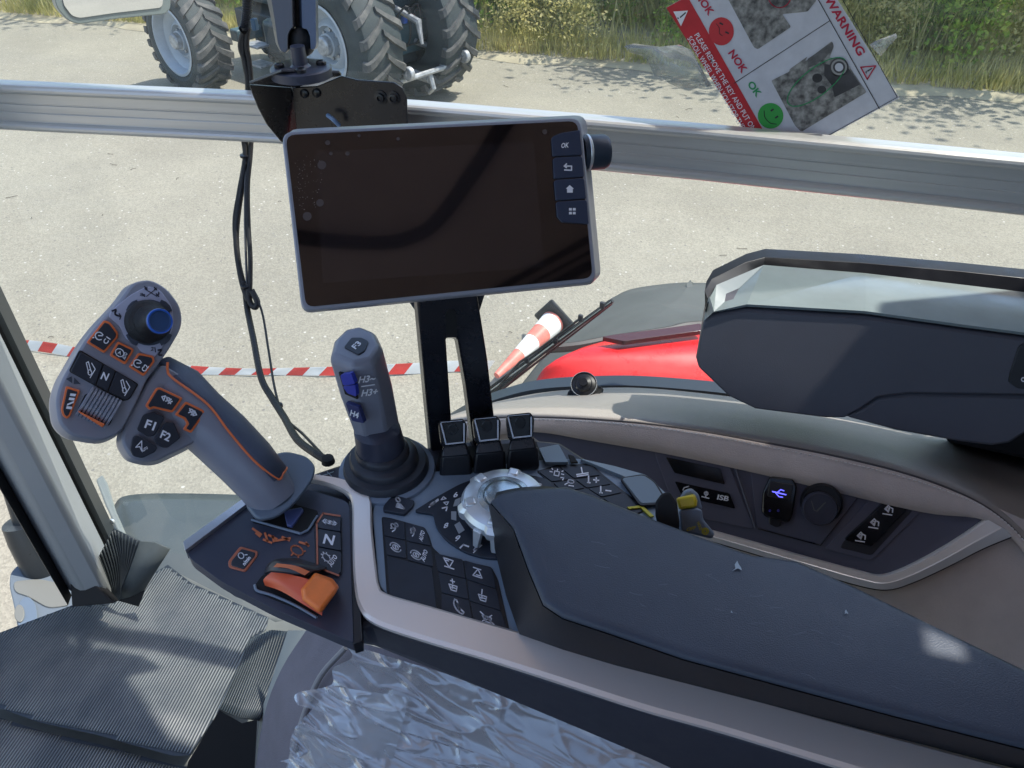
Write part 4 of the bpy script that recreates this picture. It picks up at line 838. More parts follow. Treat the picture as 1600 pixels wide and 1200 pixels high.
MB().plate(rnd([(107, 580), (124, 546), (217, 600), (203, 624), (192, 627)], 4), H, .003, .0008).build('rocker_base', black, js, bev=.0004)
button(js, [(110, 580), (126, 550), (161, 569), (149, 601)], H, bk_((138, 575)), raise_=.0030, label='key with a folded bucket symbol')
button(js, [(151, 601), (163, 570), (180, 579), (168, 611)], H, T('N', (164, 588), (10, 3), (5, -11)), raise_=.0030)
button(js, [(170, 612), (182, 580), (214, 601), (203, 621), (196, 625)], H, bk_((192, 603)), raise_=.0030, label='key with a tipping bucket symbol')
for q in ([(103, 592), (112, 588), (113, 599)], [(116, 590), (115, 600), (126, 600)]): MB().plate(q, H, .001, .0006).build('arrow', gripdark, js)
ringed([(95, 640), (103, 603), (126, 610), (110, 650), (105, 655), (98, 650)], T('I/II', (111, 627), (7, -24), (9, 1)), label='orange ringed key reading I/II')
# thumb wheel
wc = H.at(154, 637, -.002); wu = (H.at(180, 657) - H.at(122, 630)).normalized(); wn = H.n; wv_ = wn.cross(wu)
wm = Matrix((wu, wv_, wn)).transposed()
MB().plate(rnd([(120, 642), (134, 614), (183, 636), (172, 664), (160, 668)], 5), H, .002, .0004).build('wheel_recess', mblack, js)
wb = MB(); hw_ = (H.at(178, 655) - H.at(123, 630)).length / 2 * .88
wb.rev(wc - wu * hw_ - wn * .004, wu, [(.0125, 0), (.0145, .0015), (.0145, 2 * hw_ - .0015), (.0125, 2 * hw_)], 28); wb.build('thumb_wheel', mat('wheel blue grey', (.12, .16, .23), .45), js)
for k in range(9):
    t = (k + .5) / 9; p = wc - wn * .004 + wu * (hw_ * (2 * t - 1)) 
    MB().loft([[p + (wn * math.cos(a) + wv_ * math.sin(a)) * r + wu * s for r, s in ((.0138, -.0012), (.0158, -.0008), (.0158, .0008), (.0138, .0012))] for a in np.linspace(-1.0, 1.0, 9)]).build('rib', gripgrey, bpy.data.objects['thumb_wheel'])
MB().loft([[H.at(x, y, u) for x, y in ((121, 641), (124, 645), (160, 668), (164, 663))] for u in (.004, .012)]).build('wheel_accent', om, js, bev=.0006)
arrows = lambda c, s: Sy(c, (7, 4), (2, -5), [[(-s * 1.3, 0), (-s * .7, .7), (-s * .7, -.7), (-s * 1.3, 0)], arc(.1, .3, .4, 0, 360, 7), [(-.4, .6), (.2, -.2), (.8, -.5)], [(-.3, -.6), (.6, .7)], [(.3, -.8), (.9, .3)]], 1.7)
ringed([(227, 634), (244, 606), (250, 605), (286, 622), (270, 645), (262, 643), (240, 638), (234, 641)], arrows((262, 625), 1), label='orange ringed key with an arrow pointing up-left')
ringed([(273, 648), (290, 627), (319, 641), (320, 647), (299, 677), (286, 671), (292, 662), (288, 655)], arrows((298, 643), -1), label='orange ringed key with an arrow pointing down-right')
fb = lambda px, sy, lb: button(js, px, H, sy, raise_=.002, r=4, label=lb)
fb([(214, 672), (224, 648), (240, 643), (248, 648), (258, 652), (242, 680), (232, 683)], T('F1', (235, 664), (15, 5), (5, -13)), 'dark key reading F1')
fb([(241, 688), (258, 660), (272, 660), (280, 680), (282, 684), (262, 700), (252, 699)], T('F2', (259, 681), (14, 7), (5, -12)), 'dark key reading F2')
fb([(203, 703), (208, 683), (214, 680), (246, 698), (243, 706), (222, 716), (208, 713)], both(Sy((219, 696), (5, 3), (2, -6), [[(-1, -1), (0, 1.2), (.9, -1), (0, -.3), (-1, -1)]], 1.4), T('AUTO', (226, 702), (9, -6), (-2, -4))), 'dark key with a heading arrow and AUTO')
# handle: tapered sweep
st = [(272, 614, .684, 46, .028), (305, 648, .690, 45, .029), (345, 684, .698, 45, .028), (385, 724, .706, 43, .027), (412, 756, .712, 40, .026), (430, 782, .718, 37, .024)]
st = [(240, 585, .684, 34, .024)] + st
def hring(i, a0=0, a1=360, n=28, add=0.):
    x, y, d, w_, t_ = st[i]; c = D(x, y, d); x0, y0, d0 = st[max(0, i - 1)][:3]; x1, y1, d1 = st[min(len(st) - 1, i + 1)][:3]
    ax_ = (D(x1, y1, d1) - D(x0, y0, d0)).normalized(); nrm = (CAM - c).normalized(); side = ax_.cross(nrm).normalized(); nrm = side.cross(ax_)
    k = w_ / FPX * d; nn = n if abs(a1 - a0) >= 360 else n + 1
    return [c + side * (k + add) * math.cos(R(a0 + (a1 - a0) * j / n)) + nrm * (t_ + add) * .8 * math.sin(R(a0 + (a1 - a0) * j / n)) for j in range(nn)], side
# decide which side is the upper right one
r0, sd0 = hring(2); flip = sd0.dot(RGT + UPV) > 0
MB().loft([hring(i)[0] for i in range(7)]).build('handle', gripgrey, js, ang=50)
AB = [62, 72, 60, 72, 76, 70]      # boundary angle of the rubber along the handle
def grow(i, add):
    a = AB[i]; return hring(i, *((-60, a) if flip else (180 - a, 240)), 14, add)[0]
gm2 = mat('grip rubber', (.085, .11, .165), .5, var=.1, vs=12, bump=.4, bs=1200)
MB().loft([grow(i, .0007) for i in range(0, 6)], False, False, closed=False).build('rubber_grip', gm2, js, ang=70).modifiers.new('s', 'SOLIDIFY').thickness = -.001
rows = [grow(i, .0012) for i in range(0, 6)]; k_ = -1 if flip else 0
line = [rows[i][k_] for i in range(6)]; line = line[:5] + [line[5].lerp(rows[5][(k_ - 2) if flip else 2], .5)] + [rows[5][(k_ - q) if flip else q] for q in (3, 4, 5, 6, 7)]
MB().tube(smooth([H.at(262, 566, .001), H.at(262, 578, .001), H.at(270, 591, .001)] + line[2:], 6), .0011, 8).build('accent_line', om, js)
# hand rest flange
fl = rnd([(384, 788), (402, 812), (432, 808), (462, 785), (490, 747), (494, 728), (480, 712), (447, 704), (425, 710), (400, 750)], [8, 10, 14, 14, 14, 10, 12, 14, 8, 8])
FP = P3((390, 795, .700), (440, 805, .695), (490, 730, .735))
MB().plate(fl, FP, .007, .0, shift=(-1, 4)).build('hand_rest', mat('hand rest plastic', (.13, .17, .22), .4, dirt=.08), js, bev=.002)
MB().rev(K.at(425, 812, -.01), (D(405, 775, .715) - K.at(425, 812, -.01)).normalized(), [(.011, 0), (.013, .02), (.015, .035)], 20).build('stem', gripdark, js)
# ================================================================== SMALL LEVER
j2 = thing('crossgate_joystick', 'small grey joystick with blue rocker and H3 H4 marks on a black rubber boot', 'joystick', onZ(600, 735, ZC))
top = [(515, 563), (551, 579), (585, 572), (599, 548), (588, 524), (564, 514), (540, 519), (521, 538)]; ZT = 2.495; ZB = 2.405
low = [(556, 684), (573, 692), (606, 686), (625, 667), (618, 650), (600, 640), (580, 644), (562, 662)]
T3 = [onZ(x, y, ZT) for x, y in top]; B3 = [onZ(x, y, ZB) for x, y in low]
cT = sum(T3, V()) / 8; top_in = [q + (cT - q) * .16 + V((0, 0, .006)) for q in T3]; m1_ = [a.lerp(b, .45) + (a.lerp(b, .45) - cT.lerp(sum(B3, V()) / 8, .45)) * .06 for a, b in zip(T3, B3)]
MB().loft([B3, m1_, T3, top_in]).build('grip', gripgrey, j2, bev=.0025, ang=30)
PT = Pl(sum(top_in, V()) / 8, (0, 0, 1))
button(j2, [(537, 542), (549, 527), (565, 527), (576, 533), (570, 548), (560, 554)], PT, T('F3', (557, 539), (10, -9), (5, 7) if False else (-7, -5)), raise_=.0012, th=.002, label='top key reading F3')
def facepl(i, j, off=.0): 
    a, b, c = T3[i], T3[j], m1_[i]; n = (b - a).cross(c - a).normalized(); n = n if n.dot(CAM - a) > 0 else -n; return Pl(a + n * off, n)
fl1 = facepl(0, 1, .0015); fl2 = facepl(1, 2, .0008)
MB().plate([(529, 582), (550, 588), (558, 624), (539, 616)], fl1, .002, .0008).build('rocker_slot', mblack, j2)
button(j2, [(531, 586), (548, 583), (555, 600), (536, 603)], fl1, None, raise_=.005, m=blue, name='rocker', bev=.0012)
button(j2, [(535, 604), (555, 601), (557, 620), (543, 615)], fl1, None, raise_=.002, m=blue, name='rocker', bev=.001)
fl3 = (lambda a, b, c: Pl(a, (b - a).cross(c - a) if (b - a).cross(c - a).dot(CAM - a) > 0 else -(b - a).cross(c - a)))(m1_[0], m1_[1], B3[0])
button(j2, [(539, 629), (560, 637), (569, 662), (550, 658)], fl3, T('H4', (554, 647), (13, 5), (2, -9)), raise_=.006, m=mat('navy key', (.03, .04, .14), .4), label='navy key reading H4')
b = MB(); text(b, 'H3~', (574, 592), (26, -3), (3, -11), fl2, .0030); text(b, 'H3+', (578, 613), (25, -3), (3, -11), fl2, .0030); b.stroke([(565, 604), (585, 601)], 1.4, fl2, .0026); b.build('symbol', white, j2, smooth=False, fix=False)
cj = [onZ(590, 676, ZB), onZ(594, 693, 2.392), onZ(597, 702, 2.385), onZ(602, 722, 2.372), onZ(605, 735, 2.36)]
def rr(p, r): return [p + V((math.cos(a), math.sin(a), 0)) * r for a in [2 * math.pi * k / 32 for k in range(32)]]
MB().loft([rr(cj[1] + V((0, 0, -.004)), .0235), rr(cj[1], .0235), rr(cj[0] + V((0, 0, .004)), .0222), rr(cj[0] + V((0, 0, .010)), .015)]).build('collar', dplast, j2, ang=40)
bo = [(.0415, 0), (.0420, .004), (.0400, .009), (.0360, .0095), (.0335, .010), (.0335, .015), (.0315, .018), (.0275, .0185), (.0262, .019), (.0262, .023), (.0245, .026), (.020, .0265)]
MB().loft([rr(V((cj[4].x, cj[4].y, 0)).lerp(V((cj[1].x, cj[1].y, 0)), min(1, h / .030)) + V((0, 0, ZC + .002 + h)), r) for r, h in bo]).build('boot', rubber2, j2, ang=50)
MB().rev(V((cj[4].x, cj[4].y, ZC)), Zu, [(.048, -.004), (.047, .003), (.043, .004)], 40).build('boot_ring', plastic, j2)
b = MB(); 
for c in ((502, 744), (514, 740)): b.stroke([(c[0] - 6, c[1] + 2), (c[0] + 7, c[1] - 3)], 1, K, -.011).stroke([(c[0] - 3, c[1] - 3), (c[0] + 4, c[1] + 4)], 1, K, -.011)
b.build('symbol', mat('faint print', (.4, .5, .55), .5), con, smooth=False, fix=False)
# ================================================================== SPOOL LEVERS
def lever(px0, label):
    t = thing('hydraulic_lever', label, 'lever', onZ(px0[0], px0[1] + 30, ZC), 'row of black hydraulic levers')
    ox, oy = px0[0] - 707, px0[1] - 677
    Pf = P3((688 + ox, 659 + oy, .735), (725 + ox, 656 + oy, .735), (707 + ox, 695 + oy, .742))
    S_ = lambda pts: [(x + ox, y + oy) for x, y in pts]
    cap = rnd(S_([(688, 658), (724, 654), (730, 664), (728, 694), (696, 698), (689, 690), (686, 664)]), [4, 4, 3, 4, 4, 3, 3])
    MB().loft([sh(cap, Pf, -1, 4, .022), sh(cap, Pf, -1, 1, .008), sh(cap, Pf, 0, 0, 0)]).build('cap', satin, t, bev=.0012)
    fc = MB().plate(rnd(S_([(692, 662), (722, 659), (722, 690), (699, 693)]), 2), Pf, .001, .0008).build('cap_face', black, t, bev=.0003)
    MB().plate(circ(708 + ox, 671 + oy, 8, 9, 16), Pf, .0005, .0012, taper=.1).build('thumb_dimple', satin, fc, bev=.0003)
    b = MB(); b.stroke(S_([(689, 662), (697, 694), (725, 691), (725, 662)]), 2., Pf, .0012); b.stroke(S_([(689, 660), (722, 657)]), .8, Pf, .0012); b.build('outline', mat('silver outline', (.6, .62, .68), .35), fc, smooth=False, fix=False)
    sk = S_([(692, 697), (729, 692), (734, 712), (689, 716)]); lo = S_([(689, 712), (736, 708), (738, 742), (686, 746)])
    ds = .752
    MB().loft([[D(x, y, ds + .012) for x, y in sk] , [D(x, y, ds - (.0 if k > 1 else 0)) for k, (x, y) in enumerate(sk)]]).build('shank', satin, t, bev=.002)
    MB().loft([[D(x, y, .795) for x, y in lo], [D(x, y, .752 + (.010 if k > 1 else 0)) for k, (x, y) in enumerate(lo)]]).build('base_block', black, t, bev=.003)
    for s in (0, 1):
        e = [sk[0], lo[0]] if s == 0 else [sk[1], lo[1]]
    return t
lever((707, 677), 'leftmost black hydraulic lever beside the monitor stand'); lever((760, 672), 'middle black hydraulic lever between its two twins'); lever((812, 667), 'rightmost black hydraulic lever beside the blank cover')
MB().plate([(680, 735), (688, 700), (838, 690), (850, 722), (690, 748)], PZ(ZC), .004, -.006).build('lever_well', mblack, con)
# ================================================================== ARMREST
pad = thing('armrest', 'long dark blue-grey padded armrest with scuffs at the lower right', 'armrest', (.1, .42, ZC))
topo = [(768, 783), (780, 773), (808, 766), (885, 761), (925, 774), (1010, 808), (1095, 840), (1175, 868), (1244, 877), (1340, 920), (1470, 984), (1600, 1047), (1750, 1120), (1760, 1205), (1595, 1164), (1400, 1115), (1228, 1069), (1069, 1026), (950, 985), (880, 962), (850, 942), (828, 890), (803, 822)]
boto = [(762, 800), (772, 768), (808, 762), (885, 758), (925, 770), (1010, 804), (1095, 838), (1175, 866), (1244, 876), (1340, 918), (1470, 982), (1600, 1045), (1750, 1120), (1760, 1235), (1573, 1196), (1400, 1153), (1228, 1109), (1069, 1068), (960, 1040), (880, 1016), (812, 992), (792, 935), (776, 870)]
Tp = [onZ(x, y, ZC + .052) for x, y in topo]; Bp = [onZ(x, y, ZC + .004) for x, y in boto]
for i in range(3, 13): Bp[i] = V((Tp[i].x, Tp[i].y - .004, ZC + .004))
def rsm(P, n=2): return [P[i].lerp(P[(i + 1) % len(P)], t / n) for i in range(len(P)) for t in range(n)]
cen = [(Tp[i] + Tp[-(i + 3) % len(Tp)]) / 2 for i in range(len(Tp))]
ins_ = []
for i, q in enumerate(Tp):
    a, b_ = (Tp[i] - Tp[i - 1]).normalized(), (Tp[(i + 1) % len(Tp)] - Tp[i]).normalized(); n = Zu.cross(a) + Zu.cross(b_); n.normalize()
    if i == 0: sg = 1 if ((sum(Tp[:10], V()) / 10) - q).dot(n) > 0 else -1
    ins_.append(n * sg)
# orientation from the signed area
ar = sum(Tp[i - 1].x * Tp[i].y - Tp[i].x * Tp[i - 1].y for i in range(len(Tp))); 
nn = []
for i, q in enumerate(Tp):
    a, b_ = (Tp[i] - Tp[i - 1]).normalized(), (Tp[(i + 1) % len(Tp)] - Tp[i]).normalized(); n = (Zu.cross(a) + Zu.cross(b_)).normalized(); nn.append(n if ar > 0 else -n)
r1 = [q + n * .002 + Zu * .0014 for q, n in zip(Tp, nn)]; r2 = [q + n * .0045 + Zu * .0020 for q, n in zip(Tp, nn)]; r3 = [q + n * .008 + Zu * .0024 for q, n in zip(Tp, nn)]; r0 = [q - n * .0005 - Zu * .0025 for q, n in zip(Tp, nn)]
bb = [q - Zu * .0 for q in Bp]; b1 = [q + Zu * .006 - n * .001 for q, n in zip(Bp, nn)]
MB().loft([r0, Tp, r1, r2, r3], cap0=False).build('pad', padm, pad, ang=50)
MB().loft([bb, b1, [q - n * .0012 - Zu * .0030 for q, n in zip(Tp, nn)]], cap1=False).build('side_shell', mat('armrest side', (.018, .018, .022), .5, var=.15, vs=10, bump=.35, bs=900), pad, ang=50)  # shade on the side of the pad painted in as a darker colour
sc = mat('scuff', (.42, .5, .55), .6)
b = MB(); 
PA = PZ(ZC + .052 + .0036)
for c, s in (((1152, 884), 1), ((1322, 956), .5), ((1143, 956), .25)):
    b.add([PA.at(c[0] + s * x, c[1] + s * y, .0002) for x, y in [(-8, 8), (-3, 4), (-4, -2), (0, -8), (2, -3), (6, 3), (7, 7), (1, 4)]], [tuple(range(8))])

b.build('scuff_mark', sc, pad, smooth=False, fix=False)
b = MB(); r_ = np.random.default_rng(3)
for k in range(26):
    x, y = r_.uniform(870, 1500), 0; y = 800 + (x - 870) * .38 + r_.uniform(0, 110); l = r_.uniform(6, 26); a = r_.uniform(-.3, .6); b.stroke([tuple(p) for p in smooth([(x, y), (x + l * .5, y + l * .5 * a + r_.uniform(-1.5, 1.5)), (x + l, y + l * a)], 3)], .35, PA, .0002)
b.build('scratches', mat('scratch', (.16, .20, .26), .5), pad, smooth=False, fix=False)['kind'] = 'stuff'
# ================================================================== PTO SWITCH
pt = thing('pto_switch', 'grey guarded switch with a yellow rocker and OFF mark behind the armrest', 'switch', onZ(1070, 830, ZC - .02))
def D2(px, d): return [D(x, y, d) for x, y in px]
MB().loft([D2([(1024, 784), (1034, 771), (1046, 768), (1058, 786), (1062, 815), (1060, 835), (1030, 830), (1024, 805)], 0.6770), D2([(1024, 784), (1034, 771), (1046, 768), (1058, 786), (1062, 815), (1060, 835), (1030, 830), (1024, 805)], 0.6620)]).build('guard', mblack, pt, bev=.002)
MB().loft([D2([(1060, 780), (1068, 766), (1080, 762), (1092, 772), (1098, 796), (1066, 800)], 0.7070), D2([(1062, 782), (1069, 768), (1080, 764), (1090, 773), (1096, 798), (1064, 800)], 0.6920)]).build('guard', plastic, pt, bev=.002)
MB().loft([D2([(1056, 778), (1086, 771), (1090, 782), (1089, 793), (1060, 797)], 0.6940), D2([(1057, 778), (1084, 773), (1088, 783), (1088, 792), (1062, 796)], 0.6840)]).build('rocker', mat('yellow rocker', (.72, .55, .03), .35), pt, bev=.002)
MB().loft([D2([(1060, 797), (1089, 793), (1097, 797), (1099, 812), (1118, 834), (1112, 842), (1064, 830)], 0.7070), D2([(1061, 797), (1089, 793), (1096, 797), (1098, 812), (1116, 834), (1112, 842), (1064, 830)], 0.6860)]).build('housing', plastic, pt, bev=.002)
pp = P3((1061, 797, .6855), (1096, 797, .6855), (1112, 842, .6855))
b = MB(); text(b, 'OFF', (1080, 826), (14, -3), (2, -6), pp, .0004); text(b, 'HOLD', (1093, 822), (5, 12), (4, -3), pp, .0004); sym(b, (1102, 830), (5, 0), (0, -5), [arc(0, 0, 1, 0, 360, 9), arc(0, 0, .5, 0, 360, 7)], 1.6, pp, .0004); b.build('symbol', mat('yellow print', (.62, .55, .04), .5), pt, smooth=False, fix=False)
# ================================================================== MONITOR
mo = thing('display_monitor', 'large dark touchscreen monitor in a grey frame with four keys and a black knob', 'monitor', D(720, 600, .76))
M = P3((440, 205, .60), (908, 183, .655), (472, 485, .605))
out = rnd([(440, 206), (908, 183), (932, 440), (472, 486)], [18, 18, 16, 16])
MB().loft([sh(out, M, 8, -4, .035), sh(out, M, 3, 1, .018), sh(out, M, 0, 4, .006), sh(out, M, 0, 0, 0)]).build('housing', mat('monitor frame grey', (.30, .315, .37), .35, dirt=.06), mo, bev=.0012, ang=40)
scr = mat('screen glass', (.010, .007, .008), .05, var=.1, vs=5, spec=1.)
for mm in (scr,): mm.node_tree.nodes['Principled BSDF'].inputs['Coat Weight'].default_value = 1
inn = rnd([(446, 211), (902, 189), (926, 434), (478, 480)], [16, 14, 14, 14])
MB().plate(inn, M, .002, .0006).build('bezel_glass', scr, mo)
act_ = MB().plate([(494, 237), (834, 222), (850, 417), (504, 442)], M, .0005, .0008).build('active_area', mat('active screen', (.020, .015, .017), .05, spec=1.), mo)
MT['active screen'].node_tree.nodes['Principled BSDF'].inputs['Coat Weight'].default_value = 1
mb_ = [([(862, 214), (875, 208), (906, 203), (910, 242), (864, 244)], T('OK', (883, 227), (12, -1), (1, -8))),
       ([(864.5, 246), (910, 244), (913, 276), (866, 279)], Sy((887, 261), (6, 0), (0, -5), [[(-.8, -.9), (1, -1), (1, .3), (-.8, .3)], [(-.3, 1), (-.9, .3), (-.3, -.2)]], 1.8)),
       ([(866, 281), (913, 278), (916, 310), (869, 313)], lambda b, pl, u: b.poly([pl.at(x, y, u) for x, y in [(884, 295), (890, 289), (897, 295), (895, 295), (895, 301), (886, 301), (886, 295)]])),
       ([(869, 315), (917, 312), (920, 350), (879, 347), (871, 338)], lambda b, pl, u: [b.poly([pl.at(x + i * 6, y + j * 6, u) for x, y in [(889, 325), (893.5, 325), (893.5, 329), (889, 329)]]) for i in (0, 1) for j in (0, 1)])]
for px, sy in mb_: button(mo, px, M, sy, r=[5, 5, 2, 2, 2][:len(px)], raise_=.0028, m=mat('navy keys', (.035, .05, .09), .35), bev=.0008)
rd = (M.at(932, 240) - M.at(900, 242)).normalized(); kc = M.at(908, 239, -.016)
MB().rev(kc, rd, [(.0145, 0), (.0150, .006), (.0150, .020), (.0135, .0235), (0, .0235)], 24).build('knob', mat('knob navy', (.03, .045, .07), .4), mo, ang=35)
MB().rev(kc, rd, [(.0152, .004), (.0156, .0045), (.0156, .006), (.0152, .0065)], 24).build('knob_ring', chrome2, mo)
# dust and droplets at the left of the screen
for (cx, cy, r, n, nm) in ((468, 235, 18, 26, 'x'), (485, 290, 14, 60, 'y'), (478, 268, 26, 50, 'z')): pass
b = MB()
for k in range(80):
    x = rng.normal(478, 13); y = rng.uniform(240, 330); r_ = rng.uniform(.2, .55)
    if 452 < x < 505: b.add([M.at(*p, .0010) for p in circ(x, y, r_, n=6)], [tuple(range(6))])
b.build('dust_specks', mat('dust', (.5, .45, .45), .8), mo, smooth=False, fix=False)['kind'] = 'stuff'
for x, y, r_ in ((503, 258, 7), (500, 317, 6), (480, 338, 7), (543, 240, 3.5), (512, 223, 4), (561, 212, 2.6), (622, 217, 3), (517, 240, 3), (851, 206, 4)): MB().add([M.at(*p, .0011) for p in circ(x, y, r_, n=16)], [tuple(range(16))]).build('water_spot', mat('dried spot', (.085, .065, .062), .5), mo, smooth=False, fix=False)

# stand
SP = P3((653, 470, .68), (748, 465, .68), (720, 690, .80))
U = [(651, 462), (746, 458), (762, 560), (777, 690), (741, 700), (728, 600), (715, 527), (697, 527), (702, 600), (712, 752), (679, 756), (664, 600)]
MB().plate(U, SP, .014, .0, shift=(-6, 2)).build('stand', satin, mo, bev=.002)
MB().plate(rnd([(696, 490), (700, 484), (708, 484), (713, 490), (715, 527), (697, 527)], 3), SP, .001, .0006).build('slot', mblack, mo)
MB().loft([D2([(600, 300), (760, 290), (770, 420), (610, 430)], .70), D2([(640, 440), (750, 435), (748, 490), (652, 490)], .705)]).build('back_mount', satin, mo)
# ================================================================== SIDE DASH
dash = thing('side_dash', 'curved taupe leather side dash with stitching, inset switch panel and silver trim', 'dashboard', (.2, .72, 2.2))
Q = Pl(onZ(1000, 662, 2.30), (0, -.80, .60)); SILL = PZ(2.30)
L2 = smooth([(690, 664), (730, 657), (800, 652), (900, 654), (1000, 661), (1100, 674), (1200, 692), (1300, 711), (1400, 735), (1480, 762), (1545, 795), (1600, 845), (1660, 930), (1700, 1020)], 5)
L3 = smooth([(690, 692), (730, 687), (800, 677), (850, 676), (920, 688), (1040, 709), (1150, 732), (1270, 760), (1390, 789), (1460, 803), (1536, 812), (1590, 850), (1650, 940), (1690, 1040)], 5)
L1 = smooth([(690, 662), (715, 650), (740, 637), (800, 622), (850, 613), (920, 607), (1000, 606), (1120, 617), (1200, 629), (1300, 644), (1400, 662), (1500, 680), (1650, 705), (1790, 730)], 5)
A2 = [Q.at(p.x, p.y) for p in L2]; A3 = [Q.at(p.x, p.y) for p in L3]
P1 = PY(.885); A1 = []
for i, p in enumerate(L1):
    q = P1.at(p.x, p.y); A1.append(q)
so_ = MB()
rows = []
for a, b in zip(A1, A2):
    rows.append([a, a.lerp(b, .35) + Zu * .010, a.lerp(b, .7) + Zu * .012, a.lerp(b, .93) + Zu * .006, b + Zu * .0008])
so_.loft(rows, False, False, closed=False); sillm = mat('sill vinyl', (.36, .335, .305), .45, var=.05, vs=12, bump=.5, bs=600)
so_.build('sill_top', sillm, dash, ang=180).modifiers.new('s', 'SOLIDIFY').thickness = .003
rows = []
for a, b in zip(A2, A3):
    n = Q.n; rows.append([a - n * .001, a + n * .003 + (b - a) * .06, a + n * .006 + (b - a) * .3, a + n * .006 + (b - a) * .7, b + n * .003, b - n * .004])
MB().loft(rows, False, False, closed=False).build('leather_band', leather, dash, ang=180)
# stitches
stb = MB()
for off in (.12,):
    d = 0
    for i in range(len(A2) - 1):
        a = A2[i] + (A3[i] - A2[i]) * off + Q.n * .0045; b = A2[i + 1] + (A3[i + 1] - A2[i + 1]) * off + Q.n * .0045; L_ = (b - a).length; k = int(L_ / .0042) or 1
        for j in range(k):
            p0 = a.lerp(b, j / k); p1 = a.lerp(b, (j + .62) / k); stb.tube([p0 + Q.n * .0008, p1 + Q.n * .0008], .0008, 5)
stb.build('stitching', thread, dash, fix=False)['kind'] = 'stuff'
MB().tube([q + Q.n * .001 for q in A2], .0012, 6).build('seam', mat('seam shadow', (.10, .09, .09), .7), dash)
# lower leather behind everything
ll = [(640, 690), (900, 690), (1090, 830), (1350, 905), (1380, 918), (1430, 905), (1590, 838), (1720, 900), (1750, 1200), (1100, 1200), (640, 900)]
MB().plate([(692, 668), (900, 658), (1200, 690), (1450, 745), (1640, 830), (1760, 980), (1760, 1250), (1000, 1250), (700, 900)], Q, .02, -.010).build('lower_leather', leather, dash)
# silver trim
to = smooth([(1040, 800), (1092, 822), (1180, 847), (1280, 875), (1345, 892), (1375, 898), (1405, 890), (1450, 868), (1500, 838), (1540, 810)], 5)
ti = smooth([(1030, 818), (1088, 838), (1175, 864), (1270, 893), (1340, 914), (1385, 921), (1425, 910), (1480, 885), (1535, 857), (1586, 836)], 5)
rows = []
for a, b in zip(to, ti):
    A, B = Q.at(a.x, a.y), Q.at(b.x, b.y); n = Q.n; d = B - A
    rows.append([A - n * .010, A + n * .002, A + d * .06 + n * .0045, A + d * .45 + n * .0055, A + d * .5 + n * .0062, A + d * .95 + n * .0040, B + n * .001, B - n * .010])
MB().loft(rows).build('silver_trim', chrome2 if False else mat('dash silver', (.90, .89, .86), .28, metal=.35), dash, ang=20)
MB().tube([Q.at(p.x, p.y, -.001) for p in ti], .0014, 6).build('trim_gap', mblack, dash)
pan = [tuple(p) for p in L3[10:45]]; pan = [p for p in pan if p[0] > 820 and p[0] < 1538]
pan = [(p[0], p[1] - 1) for p in pan] + [(1540, 812)] + [tuple(p) for p in to[::-1]] + [(1000, 780), (900, 730)]
MB().plate(pan, Q, .006, -.003).build('switch_panel', dashdark, dash, bev=.0006)
QU = -.003
dpl = lambda name, px, u, m, r=3, th=.004, bev=.0006, parent=dash: MB().plate(rnd(px, r), Q, th, u).build(name, m, parent, bev=bev)
bl2 = mat('gloss black', (.006, .006, .008), .18, dirt=.05)
dpl('display_surround', [(1022, 706), (1140, 727), (1178, 824), (1172, 826), (1085, 808), (1054, 795)], -.001, dashdark, 5, .003, .001)
dpl('small_display', [(1040, 714), (1126, 733), (1133, 757), (1054, 739)], .0005, bl2, 3)
o = dpl('button_strip', [(1054, 752), (1140, 771), (1149, 795), (1066, 776)], .0005, bl2, 3)
b = MB(); text(b, 'ISB', (1130, 778), (18, 3), (2, -8), Q, .0012); sym(b, (1103, 773), (5, 1), (1, -5), [arc(0, .4, .55, 0, 360, 8), [(0, -.6), (0, 1)], [(-1.1, -.8), (1.1, -.9)]], 1.6, Q, .0012); b.stroke([(1067, 766), (1069, 762), (1076, 760)], 1.3, Q, .0012); b.build('symbol', white, o, smooth=False, fix=False)
MB().tube([Q.at(1146, 722, .0), Q.at(1180, 825, .0)], .0012, 6).build('ridge', mat('ridge sheen', (.12, .13, .17), .3), dash)
dpl('socket_surround', [(1172, 726), (1350, 764), (1284, 852), (1182, 824)], -.0015, dashdark, 5, .003, .001)
MB().tube([Q.at(x, y, -.001) for x, y in ((1180, 728), (1350, 765), (1282, 852), (1184, 826))], .0008, 6).build('surround_edge', black, dash)
o = dpl('usb_socket', [(1204, 744), (1240, 748), (1246, 762), (1238, 808), (1232, 818), (1196, 808), (1190, 800), (1192, 770)], .005, bl2, 6, .010, .002)
dpl('socket_lid', [(1203, 752), (1240, 757), (1235, 782), (1199, 776)], .0062, mat('socket lid', (.02, .02, .023), .3), 3, .002, .0008, o)
dpl('lid_tab', [(1202, 808), (1222, 812), (1220, 822), (1212, 824), (1202, 819)], .004, black, 3, .006, .001, o)
b = MB(); b.stroke([(1207, 768), (1228, 773)], 1.5, Q, .0068).stroke([(1214, 770), (1220, 765), (1225, 767)], 1.2, Q, .0068).stroke([(1212, 770), (1217, 776), (1223, 777)], 1.2, Q, .0068); b.build('usb_symbol', mat('blue lit print', (.10, .10, .9), .5, emit=1.2), o, smooth=False, fix=False)
for x in (1203, 1216): MB().plate(circ(x, 798, 2, n=8), Q, .0005, .0056).build('indicator', mat('tiny blue', (.05, .05, .4), .5), o)
lc = Q.at(1283, 785); lt = MB().rev(lc, Q.n, [(.0225, -.004), (.0225, .006), (.0205, .009), (.0200, .006)], 36).build('lighter_ring', black, dash, ang=35)
